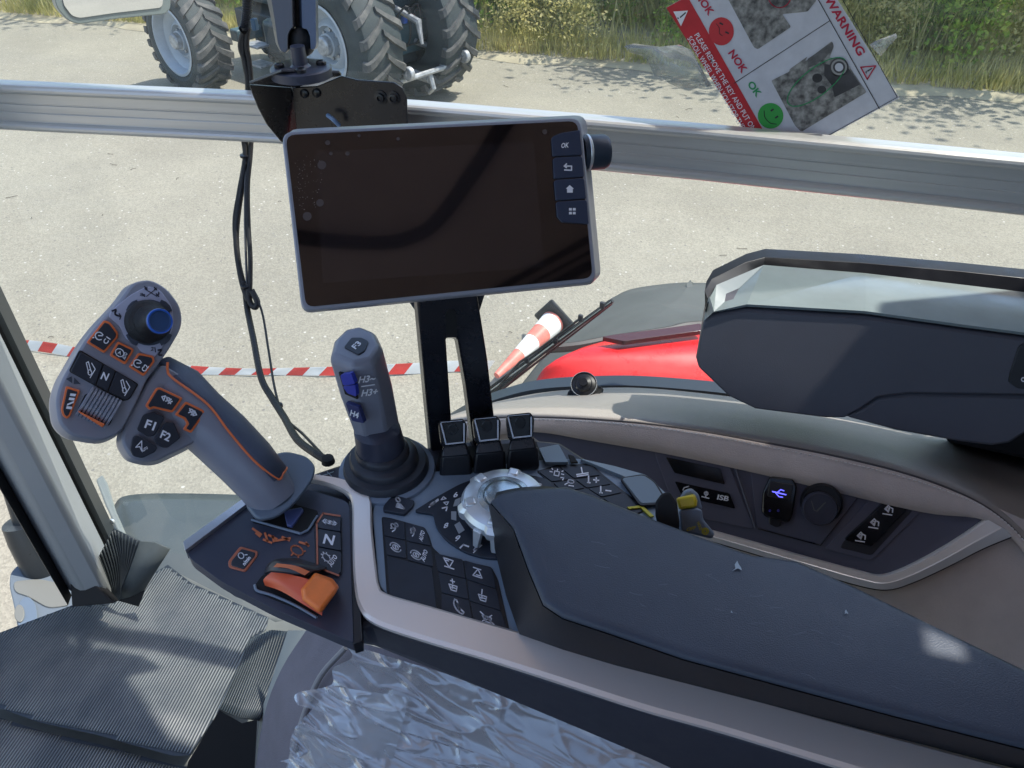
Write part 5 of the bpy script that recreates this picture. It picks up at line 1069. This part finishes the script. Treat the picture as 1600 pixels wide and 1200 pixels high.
MB().rev(lc + Q.at(1278, 792) - lc, Q.n, [(.0185, 0), (.0185, .014), (.0172, .016), (.0168, .0150), (0, .0150)], 36).build('lighter_knob', dplast, lt, ang=35)
b = MB(); b.stroke([(1268, 783), (1272, 797), (1277, 799), (1290, 785)], 1.2, Q, .0153).stroke([(1277, 797), (1288, 786)], 1., Q, .0153); b.build('symbol', mat('dim print', (.12, .14, .14), .5), lt, smooth=False, fix=False)
dpl('hitch_surround', [(1372, 766), (1452, 788), (1438, 800), (1362, 876), (1288, 858), (1300, 846)], -.0012, dashdark, 6, .003, .0012)
dpl('recess', [(1384, 778), (1432, 790), (1424, 800), (1362, 868), (1312, 856), (1318, 846)], -.0006, mat('recess plastic', (.035, .037, .046), .5), 5, .002, .0004)
o = dpl('hitch_rocker', [(1385, 783), (1418, 792), (1414, 800), (1362, 854), (1320, 844), (1324, 838)], .0025, bl2, 4, .005, .0012)
b = MB()
for c in ((1388, 797), (1366, 818), (1345, 839)): sym(b, c, (7, 1.5), (1.5, -7), [[(-1, -1), (1, -.9)], [(-.8, .1), (-.2, 1), (.2, .7), (.1, -.4), (-.8, .1)], arc(-.2, .2, .3, 0, 360, 6), [(.2, .7), (.9, .5), (1, -.3)]], 1.7, Q, .0028)
b.build('symbol', white, o, smooth=False, fix=False)
# window base seal and latch
ws = mat('window seal', (.05, .065, .08), .35, dirt=.1)
sl_ = smooth([(690, 668), (740, 640), (800, 619), (850, 609), (920, 605), (1000, 605), (1120, 615), (1200, 627), (1300, 641), (1500, 675), (1780, 722)], 5)
rows = []
for p in sl_:
    q = PY(.905).at(p.x, p.y); rows.append([q + V((0, -.012, -.004)), q + V((0, -.010, .010)), q + V((0, .012, .012)), q + V((0, .016, -.03))])
tag(MB().loft(rows).build('window_seal', ws, ang=50), 'dark rubber seal along the lower edge of the side window', 'seal')
la = thing('window_latch', 'black round window latch on an oval foot at the lower window edge', 'latch', onY(912, 612, .85))
fo = [onY(x, y, .868) for x, y in rnd([(887, 612), (900, 604), (930, 602), (942, 604), (940, 612), (930, 624), (905, 628), (888, 622)], 6)]
lpn = V((0, -.55, .83)); lpl = Pl(onY(912, 620, .838), lpn)
MB().plate(rnd([(886, 613), (895, 604), (925, 601), (943, 604), (938, 614), (928, 625), (900, 628), (887, 623)], 6), lpl, .010, .006, taper=.06).build('foot', rubber, la, bev=.002)
kc2 = lpl.at(913, 604, .008)
MB().rev(kc2, lpn, [(.019, -.004), (.0185, .002), (.0120, .004), (.0120, .006), (.0178, .0075), (.0180, .0095), (.0120, .0115), (.0105, .015), (.0060, .0165), (.0055, .020), (0, .020)], 28, ).build('knob', black, la, ang=35)
MB().rev(kc2, lpn, [(.0177, .0095), (.0182, .0105), (.0180, .0115), (.0176, .0115)], 28, False).build('knob_ring', chrome2, la)
# ================================================================== STORAGE BOX / SPEAKER POD
bx = thing('storage_pod', 'faceted dark grey armrest pod with a glossy top in front of the side window', 'storage pod', (.25, .8, 2.3))
PFp = Pl(onY(1200, 580, .735), (.02, -.93, .36))
face = [(1096, 506), (1112, 494), (1165, 484), (1350, 495), (1500, 516), (1700, 542), (1700, 620), (1420, 616), (1372, 622), (1345, 640), (1320, 654), (1290, 654), (1180, 640), (1138, 620), (1091, 575), (1087, 560)]
podm = mat('pod plastic', (.085, .088, .108), .48, var=.06, vs=6, bump=.2, bs=1200, dirt=.08)
Pback = Pl(PFp.p + V((0, .16, 0)), (0, -1, 0))
fa = [PFp.at(x, y) for x, y in face]
ztop = PFp.at(1165, 484).z
tbk = [(1106, 470), (1118, 452), (1192, 421), (1350, 434), (1500, 452), (1700, 476)]
tpz = [onZ(x, y, ztop + .002) for x, y in tbk]
mbx = MB(); nF = len(fa)
backs = [tpz[0], tpz[1], tpz[2], tpz[3], tpz[4], tpz[5]] + [V((q.x, q.y + .14, q.z)) for q in fa[6:]]
mbx.loft([backs, fa], cap0=False).build('shell', podm, bx, bev=.003, seg=2)
# glossy top pane
gt = [(1098, 504), (1113, 492), (1166, 482), (1350, 493), (1500, 514), (1700, 540)] 
gv = [onZ(x, y, ztop + .004) if i > 5 else PFp.at(x, y, .0) + Zu * .0025 for i, (x, y) in enumerate(gt)]
gb = [q + Zu * .003 for q in tpz]
topm = mat('gloss grey top', (.20, .245, .25), .2, spec=.9, var=.15, vs=6, dirt=.08)  # paler than the pod: sun and sky reflection put into the base colour
MB().loft([gv, gb], False, False, closed=False).build('gloss_top', topm, bx, smooth=False).modifiers.new('s', 'SOLIDIFY').thickness = .003
rim_o = [(1102, 490), (1101, 455), (1112, 436), (1165, 410), (1195, 402), (1350, 411), (1500, 424), (1700, 445)]
rim_i = [(1101, 486), (1107, 470), (1119, 452), (1168, 430), (1193, 421), (1350, 434), (1500, 452), (1700, 476)]
ro, ri = [], []
for (x, y), (x2, y2) in zip(rim_o, rim_i):
    b_ = onZ(x2, y2, ztop + .003); a_ = onY(x, y, b_.y + .012); ro.append(a_); ri.append(b_ + V((0, .002, 0)))
MB().loft([[o_, i_, i_ + V((0, .02, -.01)), o_ + V((0, .022, 0))] for o_, i_ in zip(ro, ri)]).build('rear_rim', black, bx, bev=.003)
MB().loft([[PFp.at(x, y, -.004) for x, y in [(1318, 652), (1345, 640), (1372, 622), (1420, 616), (1700, 620), (1700, 672), (1612, 672), (1578, 694), (1550, 698), (1500, 692), (1400, 674)]], [q + V((0, .025, 0)) for q in [PFp.at(x, y, -.004) for x, y in [(1318, 652), (1345, 640), (1372, 622), (1420, 616), (1700, 620), (1700, 672), (1612, 672), (1578, 694), (1550, 698), (1500, 692), (1400, 674)]]]]).build('lower_shell', podm, bx, bev=.004)
MB().loft([[onY(x, y, Y_) for x, y in [(1460, 640), (1720, 640), (1720, 760), (1600, 716), (1480, 690)]] for Y_ in (.80, .86)]).build('pod_mount', mblack, bx, bev=.004)
MB().plate(rnd([(1592, 542), (1600, 536), (1700, 550), (1700, 620), (1590, 607), (1576, 597), (1578, 585)], 4), PFp, .004, .002).build('switch_bezel', black, bx, bev=.001)
b = MB(); b.stroke(circ(1599, 593, 3, n=10) + [(1602, 593)], 1.4, PFp, .0023); b.build('symbol', white, bx, smooth=False, fix=False)
# ================================================================== STICKER SHEET
st_ = thing('warning_sheet', 'tilted white and red warning sheet taped to the window above the rail', 'warning sheet', onY(1220, 60, .965))
WPl = PY(.985); 
def Wp(px, u=0.): return [WPl.at(x, y, u) for x, y in px]
A_, B_, C_, D_ = (1041, 12), (1405, 153), (1204, 262), (1246, -100)
paper = mat('paper', (.62, .64, .70), .45, var=.06, vs=60)
MB().plate([A_, D_, B_, C_], WPl, .0006, 0).build('paper', paper, st_)
ux, uy = V((1204 - 1041, 262 - 12)) / 100., V((1246 - 1041, -112)) / 100.    # along the lines / across
def sp(s, t): return (A_[0] + ux.x * s + uy.x * t, A_[1] + ux.y * s + uy.y * t)
redi = mat('print red', (.55, .03, .04), .4, var=.1, vs=40)
MB().poly(Wp([A_, (1074, -6), (1203, 222), (1200, 262)], .0004)).build('red_band', redi, st_, smooth=False)
b = MB(); text(b, 'PLEASE REMOVE THE KEY AND PUT ON', (1133, 128), (90, 150), (7, -4.6), WPl, .0007); text(b, 'SCROLL WHEEL WHEN YOU STOP THE', (1119, 129), (84, 142), (7, -4.6), WPl, .0007)
b.poly(Wp([(1052, 18), (1075, 16.5), (1064, 41)], .0007)); b.build('lettering', white, st_, smooth=False, fix=False)
pk = mat('print black', (.03, .03, .035), .5); pr = mat('print crimson', (.50, .02, .06), .5); pg = mat('print green', (.03, .33, .12), .5)
def PRT(p, w_, pl, u): MB().stroke(p, w_, pl, u).build('printed_line', pk, st_, smooth=False, fix=False)
PRT([(1063, 27), (1071, 20)], 1.8, WPl, .0009)
PRT([(1059, 28), (1060, 29)], 1.6, WPl, .0009)
PRT([(1147, 130), (1297, 32)], 1, WPl, .0006)
PRT([(1262, -30), (1374, 170)], 1.2, WPl, .0006)
PRT([(1300, -30), (1402, 152)], 1, WPl, .0006)
PRT([(1402, 152), (1250, 236)], .8, WPl, .0006)
for c in ((1126, 37), (1135, 51)): PRT([(c[0] - 1, c[1] - 1), (c[0] + 3, c[1] + 1)], 2.2, WPl, .0009)
PRT([tuple(p) for p in smooth([(1119, 37), (1124, 44), (1124, 52), (1129, 56)], 4)], .8, WPl, .0009)
for c in ((1206, 172), (1213, 183)): PRT([(c[0] - 1, c[1] + 1), (c[0] + 2, c[1] - 1)], 2.4, WPl, .0009)
PRT([tuple(p) for p in smooth([(1194, 173), (1195, 183), (1203, 192), (1213, 194)], 4)], 1, WPl, .0009)
PRT([(1360, 108), (1353, 112)], 1, WPl, .0009)
PRT([(1362, 107), (1356, 111)], 1.6, WPl, .0009)
PRT([(1353, 113), (1354, 114)], 1.4, WPl, .0009)

for s_, c_, b1_, u1_ in (('WARNING', (1320, 40), (54, 90), (12, -7)), ('NOK', (1153, 96), (22, 32), (10, -7)), ('NOK', (1101, 6), (22, 32), (10, -7))):
    text(MB(), s_, c_, b1_, u1_, WPl, .0008).build('lettering', pr, st_, smooth=False, fix=False)
b = MB(); b.stroke([(1345, 105), (1368, 103), (1355, 124), (1345, 105), (1350, 105)], 1.8, WPl, .0008); b.build('warning_triangle', pr, st_, smooth=False, fix=False)
text(MB(), 'OK', (1179, 139), (15, 21), (9, -7), WPl, .0008).build('lettering', pg, st_, smooth=False, fix=False)
b = MB()
b.stroke([tuple(p) for p in circ(1276, 128, 56, 21, 30, -38, 35, 360)], 1.3, WPl, .0012); b.build('green_ring', pg, st_, smooth=False, fix=False)
MB().poly(Wp(circ(1127, 49, 19.5, 22, 28), .0006)).build('red_face', mat('face red', (.60, .04, .05), .45), st_, smooth=False)
MB().poly(Wp(circ(1204, 181, 20, 20, 28), .0006)).build('green_face', mat('face green', (.04, .38, .07), .45), st_, smooth=False)
photo = mat('grey photo print', (.06, .06, .06), .5, vs=110, c2=(.38, .38, .36)); photo2 = mat('grey photo dark', (.05, .05, .055), .5, var=.5, vs=30)
MB().poly(Wp(rnd([(1133, -10), (1180, -60), (1240, -60), (1276, 0), (1262, 18), (1222, 22), (1236, 42), (1184, 77), (1178, 74)], 3), .0006)).build('photo_print', photo, st_, smooth=False)
MB().poly(Wp(rnd([(1205, 126), (1233, 112), (1234, 108), (1262, 88), (1258, 96), (1300, 64), (1303, 72), (1296, 90), (1320, 92), (1332, 112), (1354, 144), (1252, 206), (1242, 196)], 3), .0006)).build('photo_print', photo, st_, smooth=False)
MB().poly(Wp([(1288, 100), (1302, 102), (1318, 96), (1344, 132), (1304, 152), (1300, 134), (1288, 118)], .0009)).build('photo_shape', photo2, st_, smooth=False)
MB().poly(Wp([(1262, 92), (1300, 66), (1301, 76), (1290, 90), (1268, 104), (1262, 106)], .0009)).build('photo_shape', mat('grey photo mid', (.14, .14, .14), .5, var=.5, vs=60), st_, smooth=False)
for r_, m in ((15, photo2), (12.5, mat('grey photo light', (.35, .35, .34), .5)), (9.5, photo2), (6.5, MT['paper'])):
    MB().poly(Wp(circ(1311, 105, r_, n=24), .0009 + .0002 * (15 - r_) / 3)).build('photo_shape', m, st_, smooth=False)
for c, r_ in (((1277, 122), 8), ((1284, 140), 7)):
    MB().poly(Wp(circ(*c, r_, r_ * .9, 16), .001)).build('photo_shape', photo2, st_, smooth=False)
b = MB(); b.stroke([tuple(p) for p in circ(1218, -8, 18, 20, 20, 0, 20, 160)], 1.4, WPl, .001); b.build('red_ring', pr, st_, smooth=False, fix=False)
tape_m = glassy('clear tape', (.85, .88, .88), .14, haze=.34, hc=(.80, .84, .84))
for nm, px in (('tape_strip', [(975, 72), (990, 68), (1030, 73), (1062, 70), (1080, 78), (1112, 135), (1090, 138), (1060, 137), (1045, 130), (1035, 122), (1022, 118), (1012, 95), (1000, 86), (985, 82)]), ('tape_strip', [(1358, 70), (1368, 64), (1400, 52), (1402, 58), (1376, 88)])):
    tag(MB().plate([p for p in px], PY(.984), .0003, .0).build('tape_strip', tape_m, ang=180, bev=0), 'torn piece of clear tape on the window ' + ('left of the warning sheet' if px[0][0] < 1000 else 'right of the warning sheet'), 'tape')
# ================================================================== BRACKET, BALL MOUNT
br = thing('mounting_bracket', 'black folded steel bracket bolted to the rail behind the monitor', 'bracket', onY(520, 160, .88))
PR_ = PY(.875)
zt = PR_.at(456, 136).z
def onpl(px, pl): return [pl.at(x, y) for x, y in px]
MB().plate([(456, 137), (495, 135), (533, 119), (558, 125), (615, 129), (628, 137), (635, 152), (637, 200), (637, 260), (560, 300), (470, 260)], PR_, .003).build('rear_plate', satin, br, bev=.0008)
pl_ = P3((456, 137, (PR_.at(456, 137) - CAM).dot(FWD)), (392, 135, (PR_.at(456, 137) - CAM).dot(FWD) - .05), (440, 215, (PR_.at(456, 215) - CAM).dot(FWD) - .01))
MB().plate([(391, 133), (456, 137), (470, 200), (476, 230), (440, 222), (418, 195), (405, 170), (397, 150)], pl_, .003).build('side_plate', satin, br, bev=.0006)
tpp = P3((456, 136, (PR_.at(456, 136) - CAM).dot(FWD) - .002), (391, 131, (PR_.at(456, 137) - CAM).dot(FWD) - .05), (532, 117, (PR_.at(532, 117) - CAM).dot(FWD)))
MB().plate([(390, 131), (440, 112), (530, 114), (534, 118), (496, 135), (456, 137)], tpp, .003, .0008).build('top_plate', mat('bracket top', (.05, .05, .06), .22, dirt=.08), br, bev=.0006)
for x, y in ((476, 146), (495, 145), (595, 152), (615, 153)):
    c = PR_.at(x, y); n = V((0, -1, 0)); big = x > 550
    MB().rev(c, n, [(.0085, 0), (.0085, .0012)] + [(.0055, .0015), (.0055, .005), (.003, .0055), (.0025, .0035), (0, .0035)] if big else [(.0055, 0), (.0055, .002), (.003, .0035), (0, .0035)], 16).build('bolt', black, br, ang=35)
MB().tube(smooth([PR_.at(512, 180, .01), PR_.at(520, 186, .015), PR_.at(530, 196, .01)], 4), .0028, 8).build('blue_tube', mat('pale blue tube', (.20, .32, .55), .35), br)
bc = tpp.at(472, 119); bm_m = thing('ball_mount', 'black ball joint mount with round base plate and clamp arm on the bracket', 'mount', bc)
Z2 = V((0, 0, 1)); k0 = ((bc - CAM).dot(FWD)) / FPX
MB().rev(bc, Z2, [(47 * k0, 0), (47 * k0, .0095), (45 * k0, .011), (16 * k0, .0115), (12 * k0, .014), (11 * k0, .034)], 48).build('base_plate', dplast, bm_m, ang=30)
for a in (35, 115, 205, 300):
    c = bc + V((math.cos(R(a)), math.sin(R(a)), 0)) * 32 * k0 + Z2 * .011
    MB().rev(c, Z2, [(.0060, 0), (.0060, .0035), (.0045, .0048), (.003, .0050), (.0028, .003), (0, .003)], 14).build('screw', black, bm_m, ang=30)
kd = (bc - CAM).dot(FWD)
ball_c = D(471, 66, kd + .012)
bb_ = MB(); bb_.rev(ball_c, Z2, [(.0165 * math.sin(a), -.0165 * math.cos(a)) for a in np.linspace(.02, 3.12, 14)], 24).build('ball', rubber, bm_m, ang=180)
armm = mat('arm grey coat', (.10, .11, .125), .35, dirt=.08)
shA = [(405, -120), (417, 0), (424, 30), (431, 68), (437, 79), (447, 83), (452, 78), (452, 56), (457, 47), (463, 43), (461, 0), (459, -120)]
shB = [(466, -120), (466, 0), (468, 44), (479, 46), (485, 58), (486, 78), (496, 76), (498, 68), (497, 0), (496, -120)]
for q, m, d_ in ((shA, armm, 0), (shB, mat('arm side blue', (.09, .12, .18), .3), .004)):
    q = rnd(q, 3)
    cx_ = sum(p[0] for p in q) / len(q)
    mid_ = [D(x, y, kd + .010 + d_) for x, y in q]; bkk = [D(x, y, kd + .03) for x, y in q]; fr_ = [D(x + (cx_ - x) * .28, y, kd - .012 + d_) for x, y in q]
    MB().loft([bkk, mid_, fr_]).build('clamp_shell', m, bm_m, bev=.002, ang=60)
MB().loft([D2([(459, -120), (468, -120), (470, 44), (459, 44)], kd + .03), D2([(459, -120), (468, -120), (470, 44), (459, 44)], kd + .012)]).build('clamp_core', mblack, bm_m)
# ================================================================== CABLES
cbn = thing('cable_bundle', 'black corrugated cable bundle with zip ties hanging beside the bracket', 'cable', onY(385, 300, .93))
kY = .0
def cpath(pts, r, name, m=rubber, rb=False):
    P = []
    for x, y in pts:
        Yc = float(np.interp(y, [-100, 120, 220, 480, 640, 722], [.93, .935, .93, .80, .62, .50])); P.append(onY(x, y, Yc))
    P = smooth(P, 10 if not rb else 26)
    if rb: r = [r * (1.08 if (i // 1) % 2 else .92) for i in range(len(P))]
    return MB().tube(P, r, 10).build(name, m, cbn, ang=40)
cabm = mat('cable sheath', (.016, .016, .018), .4, bump=1., bs=700)
cpath([(388, -80), (387, 0), (384, 40), (380, 48)], .0062, 'corrugated_sleeve', cabm, True)
for i, pts in enumerate([[(384, 42), (378, 60), (377, 76), (384, 100), (388, 140), (383, 205), (384, 245), (378, 290), (370, 350), (370, 390), (378, 440), (388, 470)],
                         [(388, 42), (386, 60), (386, 76), (390, 100), (393, 140), (393, 205), (391, 245), (387, 290), (388, 350), (391, 400), (391, 440), (390, 470)],
                         [(380, 48), (381, 90), (388, 140), (380, 205), (383, 245), (374, 300), (367, 350), (373, 410), (386, 462)]]):
    cpath(pts, [.0042, .0034, .0036][i], 'cable', cabm)
cpath([(384, 246), (383, 350), (386, 446)], .0018, 'cable', mat('grey lead', (.12, .12, .12), .4))
cpath([(388, 442), (390, 470), (398, 480), (402, 472), (394, 455)], .0044, 'cable', cabm)
cpath([(382, 440), (386, 480), (396, 530), (408, 590), (425, 622), (444, 652), (464, 686), (492, 708), (516, 722)], .0042, 'braided_cable', cabm, True)
cpath([(396, 452), (410, 490), (420, 550), (430, 610), (444, 650), (475, 680), (508, 715)], .0016, 'cable', cabm)
for (x, y, w_) in ((384, 44, 8), (384, 243, 9), (385, 446, 9), (435, 634, 7)):
    Yc = float(np.interp(y, [-100, 120, 220, 480, 640, 722], [.93, .935, .93, .80, .62, .50])); c = onY(x, y, Yc); d_ = (c - CAM).dot(FWD)
    MB().rev(c - V((0, 0, .002)), V((0, 0, 1)), [(w_ / FPX * d_ * .8, 0), (w_ / FPX * d_, .0005), (w_ / FPX * d_, .0035), (w_ / FPX * d_ * .8, .004)], 20).build('zip_tie', black, cbn, ang=30)
MB().box(onY(398, 38, .92), (.006, .008, .014)).build('tie_head', mat('tie blue', (.05, .12, .2), .4), cbn, bev=.001)
MB().rev(K.at(513, 722, -.004), V((0, 0, 1)), [(.007, 0), (.006, .006), (0, .007)], 14).build('grommet', mblack, cbn)
# ================================================================== OUTSIDE THE WINDOW: fender, wiper, mirror, exhaust
fe = thing('rear_fender', 'glossy red rear fender with a grey rubber flare outside the window', 'fender', (.1, 1.5, 1.8))
# red panel: top surface and a rounded flank
z_f = 2.02
rp_ = [[(800, 690), (835, 600), (860, 568), (905, 545), (940, 534)], [(860, 700), (880, 610), (925, 568), (955, 545), (970, 530)], [(1000, 700), (1000, 610), (1010, 565), (1020, 540), (1030, 524)], [(1180, 705), (1180, 612), (1170, 560), (1170, 530), (1170, 512)], [(1330, 720), (1330, 620), (1330, 565), (1330, 530), (1330, 512)]]
zz_ = [1.86, 1.96, 2.0, 2.01, 2.0]
hull([[onZ(x, y, z) for (x, y), z in zip(r_, zz_)] for r_ in rp_], 'red_panel', redp, fe, 5, 60, .006)
fr_ = [[(785, 640), (815, 600), (858, 548), (905, 505), (955, 466)], [(800, 650), (835, 602), (880, 552), (940, 500), (985, 452)], [(830, 640), (850, 598), (890, 552), (985, 488), (1035, 444)], [(900, 560), (930, 545), (950, 530), (1040, 475), (1080, 441)], [(1060, 545), (1060, 530), (1060, 515), (1100, 470), (1110, 442)], [(1400, 545), (1400, 530), (1400, 505), (1400, 465), (1400, 440)], [(1700, 570), (1700, 550), (1700, 525), (1700, 490), (1700, 460)]]
fz = [1.80, 1.86, 1.93, 1.86, 1.78]
fz2 = [[1.72, 1.76, 1.78, 1.74, 1.68], [1.78, 1.84, 1.85, 1.80, 1.72], [1.86, 1.90, 1.90, 1.85, 1.76], [1.93, 1.93, 1.92, 1.87, 1.78], [1.96, 1.95, 1.93, 1.87, 1.78], [1.96, 1.95, 1.93, 1.87, 1.78], [1.96, 1.95, 1.93, 1.87, 1.78]]
hull([[onZ(x, y, z) for (x, y), z in zip(r_, zr)] for r_, zr in zip(fr_, fz2)], 'rubber_flare', flarem, fe, 5, 60, .008)
MB().tube(smooth([onZ(x, y, 1.99) for x, y in ((850, 545), (900, 541), (960, 530), (1040, 518), (1100, 508), (1300, 505))], 6), .010, 8).build('edge_moulding', mat('flare edge', (.035, .03, .03), .5), fe)
MB().plate(rnd([(940, 526), (965, 522), (1030, 514), (1095, 505), (1100, 516), (1040, 524), (975, 533)], 4), PZ(2.03), .01, .0).build('tail_lamp', mat('dark lamp', (.06, .02, .02), .2), fe, bev=.003)
wi = thing('window_wiper', 'long black wiper arm and blade slanting across the outside of the window', 'wiper', onY(860, 550, 1.05))
wY = 1.04
MB().tube([onY(x, y, wY) for x, y in ((768, 618), (830, 566), (900, 512), (957, 470))], .0035, 8).build('blade_holder', black, wi)
MB().loft([[onY(x, y, Y_) for x, y in ((762, 606), (952, 468), (957, 473), (766, 616))] for Y_ in (wY + .012, wY + .004)]).build('arm', satin, wi, bev=.001)
MB().loft([[onY(x, y, Y_) for x, y in ((776, 612), (956, 474), (957, 476), (778, 616))] for Y_ in (wY + .006, wY + .012)]).build('rubber_blade', mat('wiper red brown', (.22, .03, .03), .5), wi)
MB().tube([onY(x, y, wY - .004) for x, y in ((758, 628), (812, 566), (842, 546), (906, 498))], .0022, 8).build('spray_hose', black, wi)
MB().tube([onY(x, y, wY - .002) for x, y in ((764, 612), (955, 471))], .0012, 6).build('bright_edge', chrome2, wi)
for x, y in ((823, 563), (868, 532), (907, 497), (941, 477)): MB().box(onY(x, y, wY - .004), (.008, .006, .012)).build('clip', black, wi, bev=.0015)
# mirror outside
mi = thing('side_mirror', 'grey framed exterior mirror hanging into the top left of the view', 'mirror', onY(170, 10, 1.75))
MP = Pl(D(170, 0, 2.0), (1.35, -.55, .02))
mo_ = rnd([(74, -70), (270, -90), (266, 14), (258, 22), (185, 29), (122, 38), (106, 32), (88, 12)], [8, 8, 8, 8, 10, 12, 10, 10])
MB().loft([sh(mo_, MP, -6, -4, .06), sh(mo_, MP, -3, -1, .03), sh(mo_, MP, 0, 0, 0)]).build('housing', mat('mirror housing', (.16, .19, .18), .35, dirt=.08), mi, bev=.008)
mg = mat('mirror glass', (.85, .86, .86), .02, metal=1.)
MB().plate(rnd([(88, -60), (258, -80), (254, 8), (250, 12), (180, 20), (124, 28), (112, 24), (100, 8)], 5), MP, .002, .003).build('mirror_glass', mg, mi)
# exhaust stack and step seen through the windscreen
ex_ = thing('exhaust_stack', 'dark exhaust pipe in a perforated guard beyond the windscreen', 'exhaust', onZ(60, 900, 1.5))
ea = D(20, 740, 2.05); e1 = D(45, 820, 2.1); e2 = D(85, 905, 2.16)
exm = mat('exhaust dark', (.035, .042, .05), .35, metal=.4, dirt=.1)
MB().tube([D(-30, 640, 1.95), ea, e1, D(60, 850, 2.12)], .035, 20).build('pipe', exm, ex_)
gd = MB(); gd.tube([D(40, 812, 2.09), D(52, 838, 2.11), e2, D(96, 925, 2.18)], [.058, .062, .062, .050], 28).build('guard', exm, ex_, ang=40)
hb_ = MB(); axd = (e2 - e1).normalized(); u_ = axd.orthogonal().normalized(); v_ = axd.cross(u_)
for a in range(60):
    for k in range(4):
        al = 2 * math.pi * (a + .5 * (k % 2)) / 60; n_ = u_ * math.cos(al) + v_ * math.sin(al); c = e2 + axd * (-.01 + k * .0075) + n_ * .0623
        hb_.rev(c, n_, [(.0022, 0), (.0022, .0006)], 6)
hb_.build('perforations', mat('hole grey', (.3, .32, .32), .6), ex_, ang=30)['kind'] = 'stuff'
stp = thing('front_cowl', 'blue grey cowl with curved cut-outs beyond the windscreen at the left edge', 'cowl', onZ(60, 950, 1.3))
SPn = PZ(1.2)
MB().plate(rnd([(15, 895), (30, 880), (60, 868), (100, 880), (180, 940), (150, 1080), (18, 1060), (30, 1000), (22, 950), (14, 915)], 8), SPn, .03).build('panel', mat('cowl grey', (.13, .16, .19), .45, dirt=.1), stp, bev=.006)
MB().plate(rnd([(20, 908), (60, 904), (100, 912), (110, 945), (75, 950), (40, 930), (22, 925)], 10), SPn, .004, .004).build('light_inset', mat('cowl pale', (.17, .175, .16), .5), stp, bev=.002)
MB().plate(circ(42, 962, 16, 30, 20), SPn, .004, .008).build('dark_inset', mat('cowl blue', (.12, .16, .21), .4), stp, bev=.002)
MB().plate(circ(30, 958, 8, 14, 16), SPn, .004, .012).build('light_inset', MT['cowl pale'], stp, bev=.002)
ff_ = thing('front_fender', 'smooth pale grey front fender below the window beside the pillar', 'fender', onZ(260, 820, 1.2))
fm_ = mat('fender pale grey', (.055, .068, .072), .4, var=.08, vs=5, dirt=.1)
hull([[onZ(176, 792, 1.28), onZ(200, 774, 1.30), onZ(300, 771, 1.28), onZ(520, 778, 1.2)], [onZ(172, 860, 1.30), onZ(230, 850, 1.32), onZ(330, 850, 1.30), onZ(520, 860, 1.24)], [onZ(172, 960, 1.26), onZ(240, 960, 1.28), onZ(360, 970, 1.26), onZ(520, 1000, 1.2)]], 'shell', fm_, ff_, 6, 60, .01)
MB().loft([[onZ(x, y, 1.36 + dz_) for x, y in ((160, 742), (168, 755), (182, 800), (202, 845), (192, 848), (165, 790), (150, 750))] for dz_ in (0, -.03)]).build('bracket_plate', mat('bracket pale', (.18, .20, .19), .45), ff_, bev=.004)
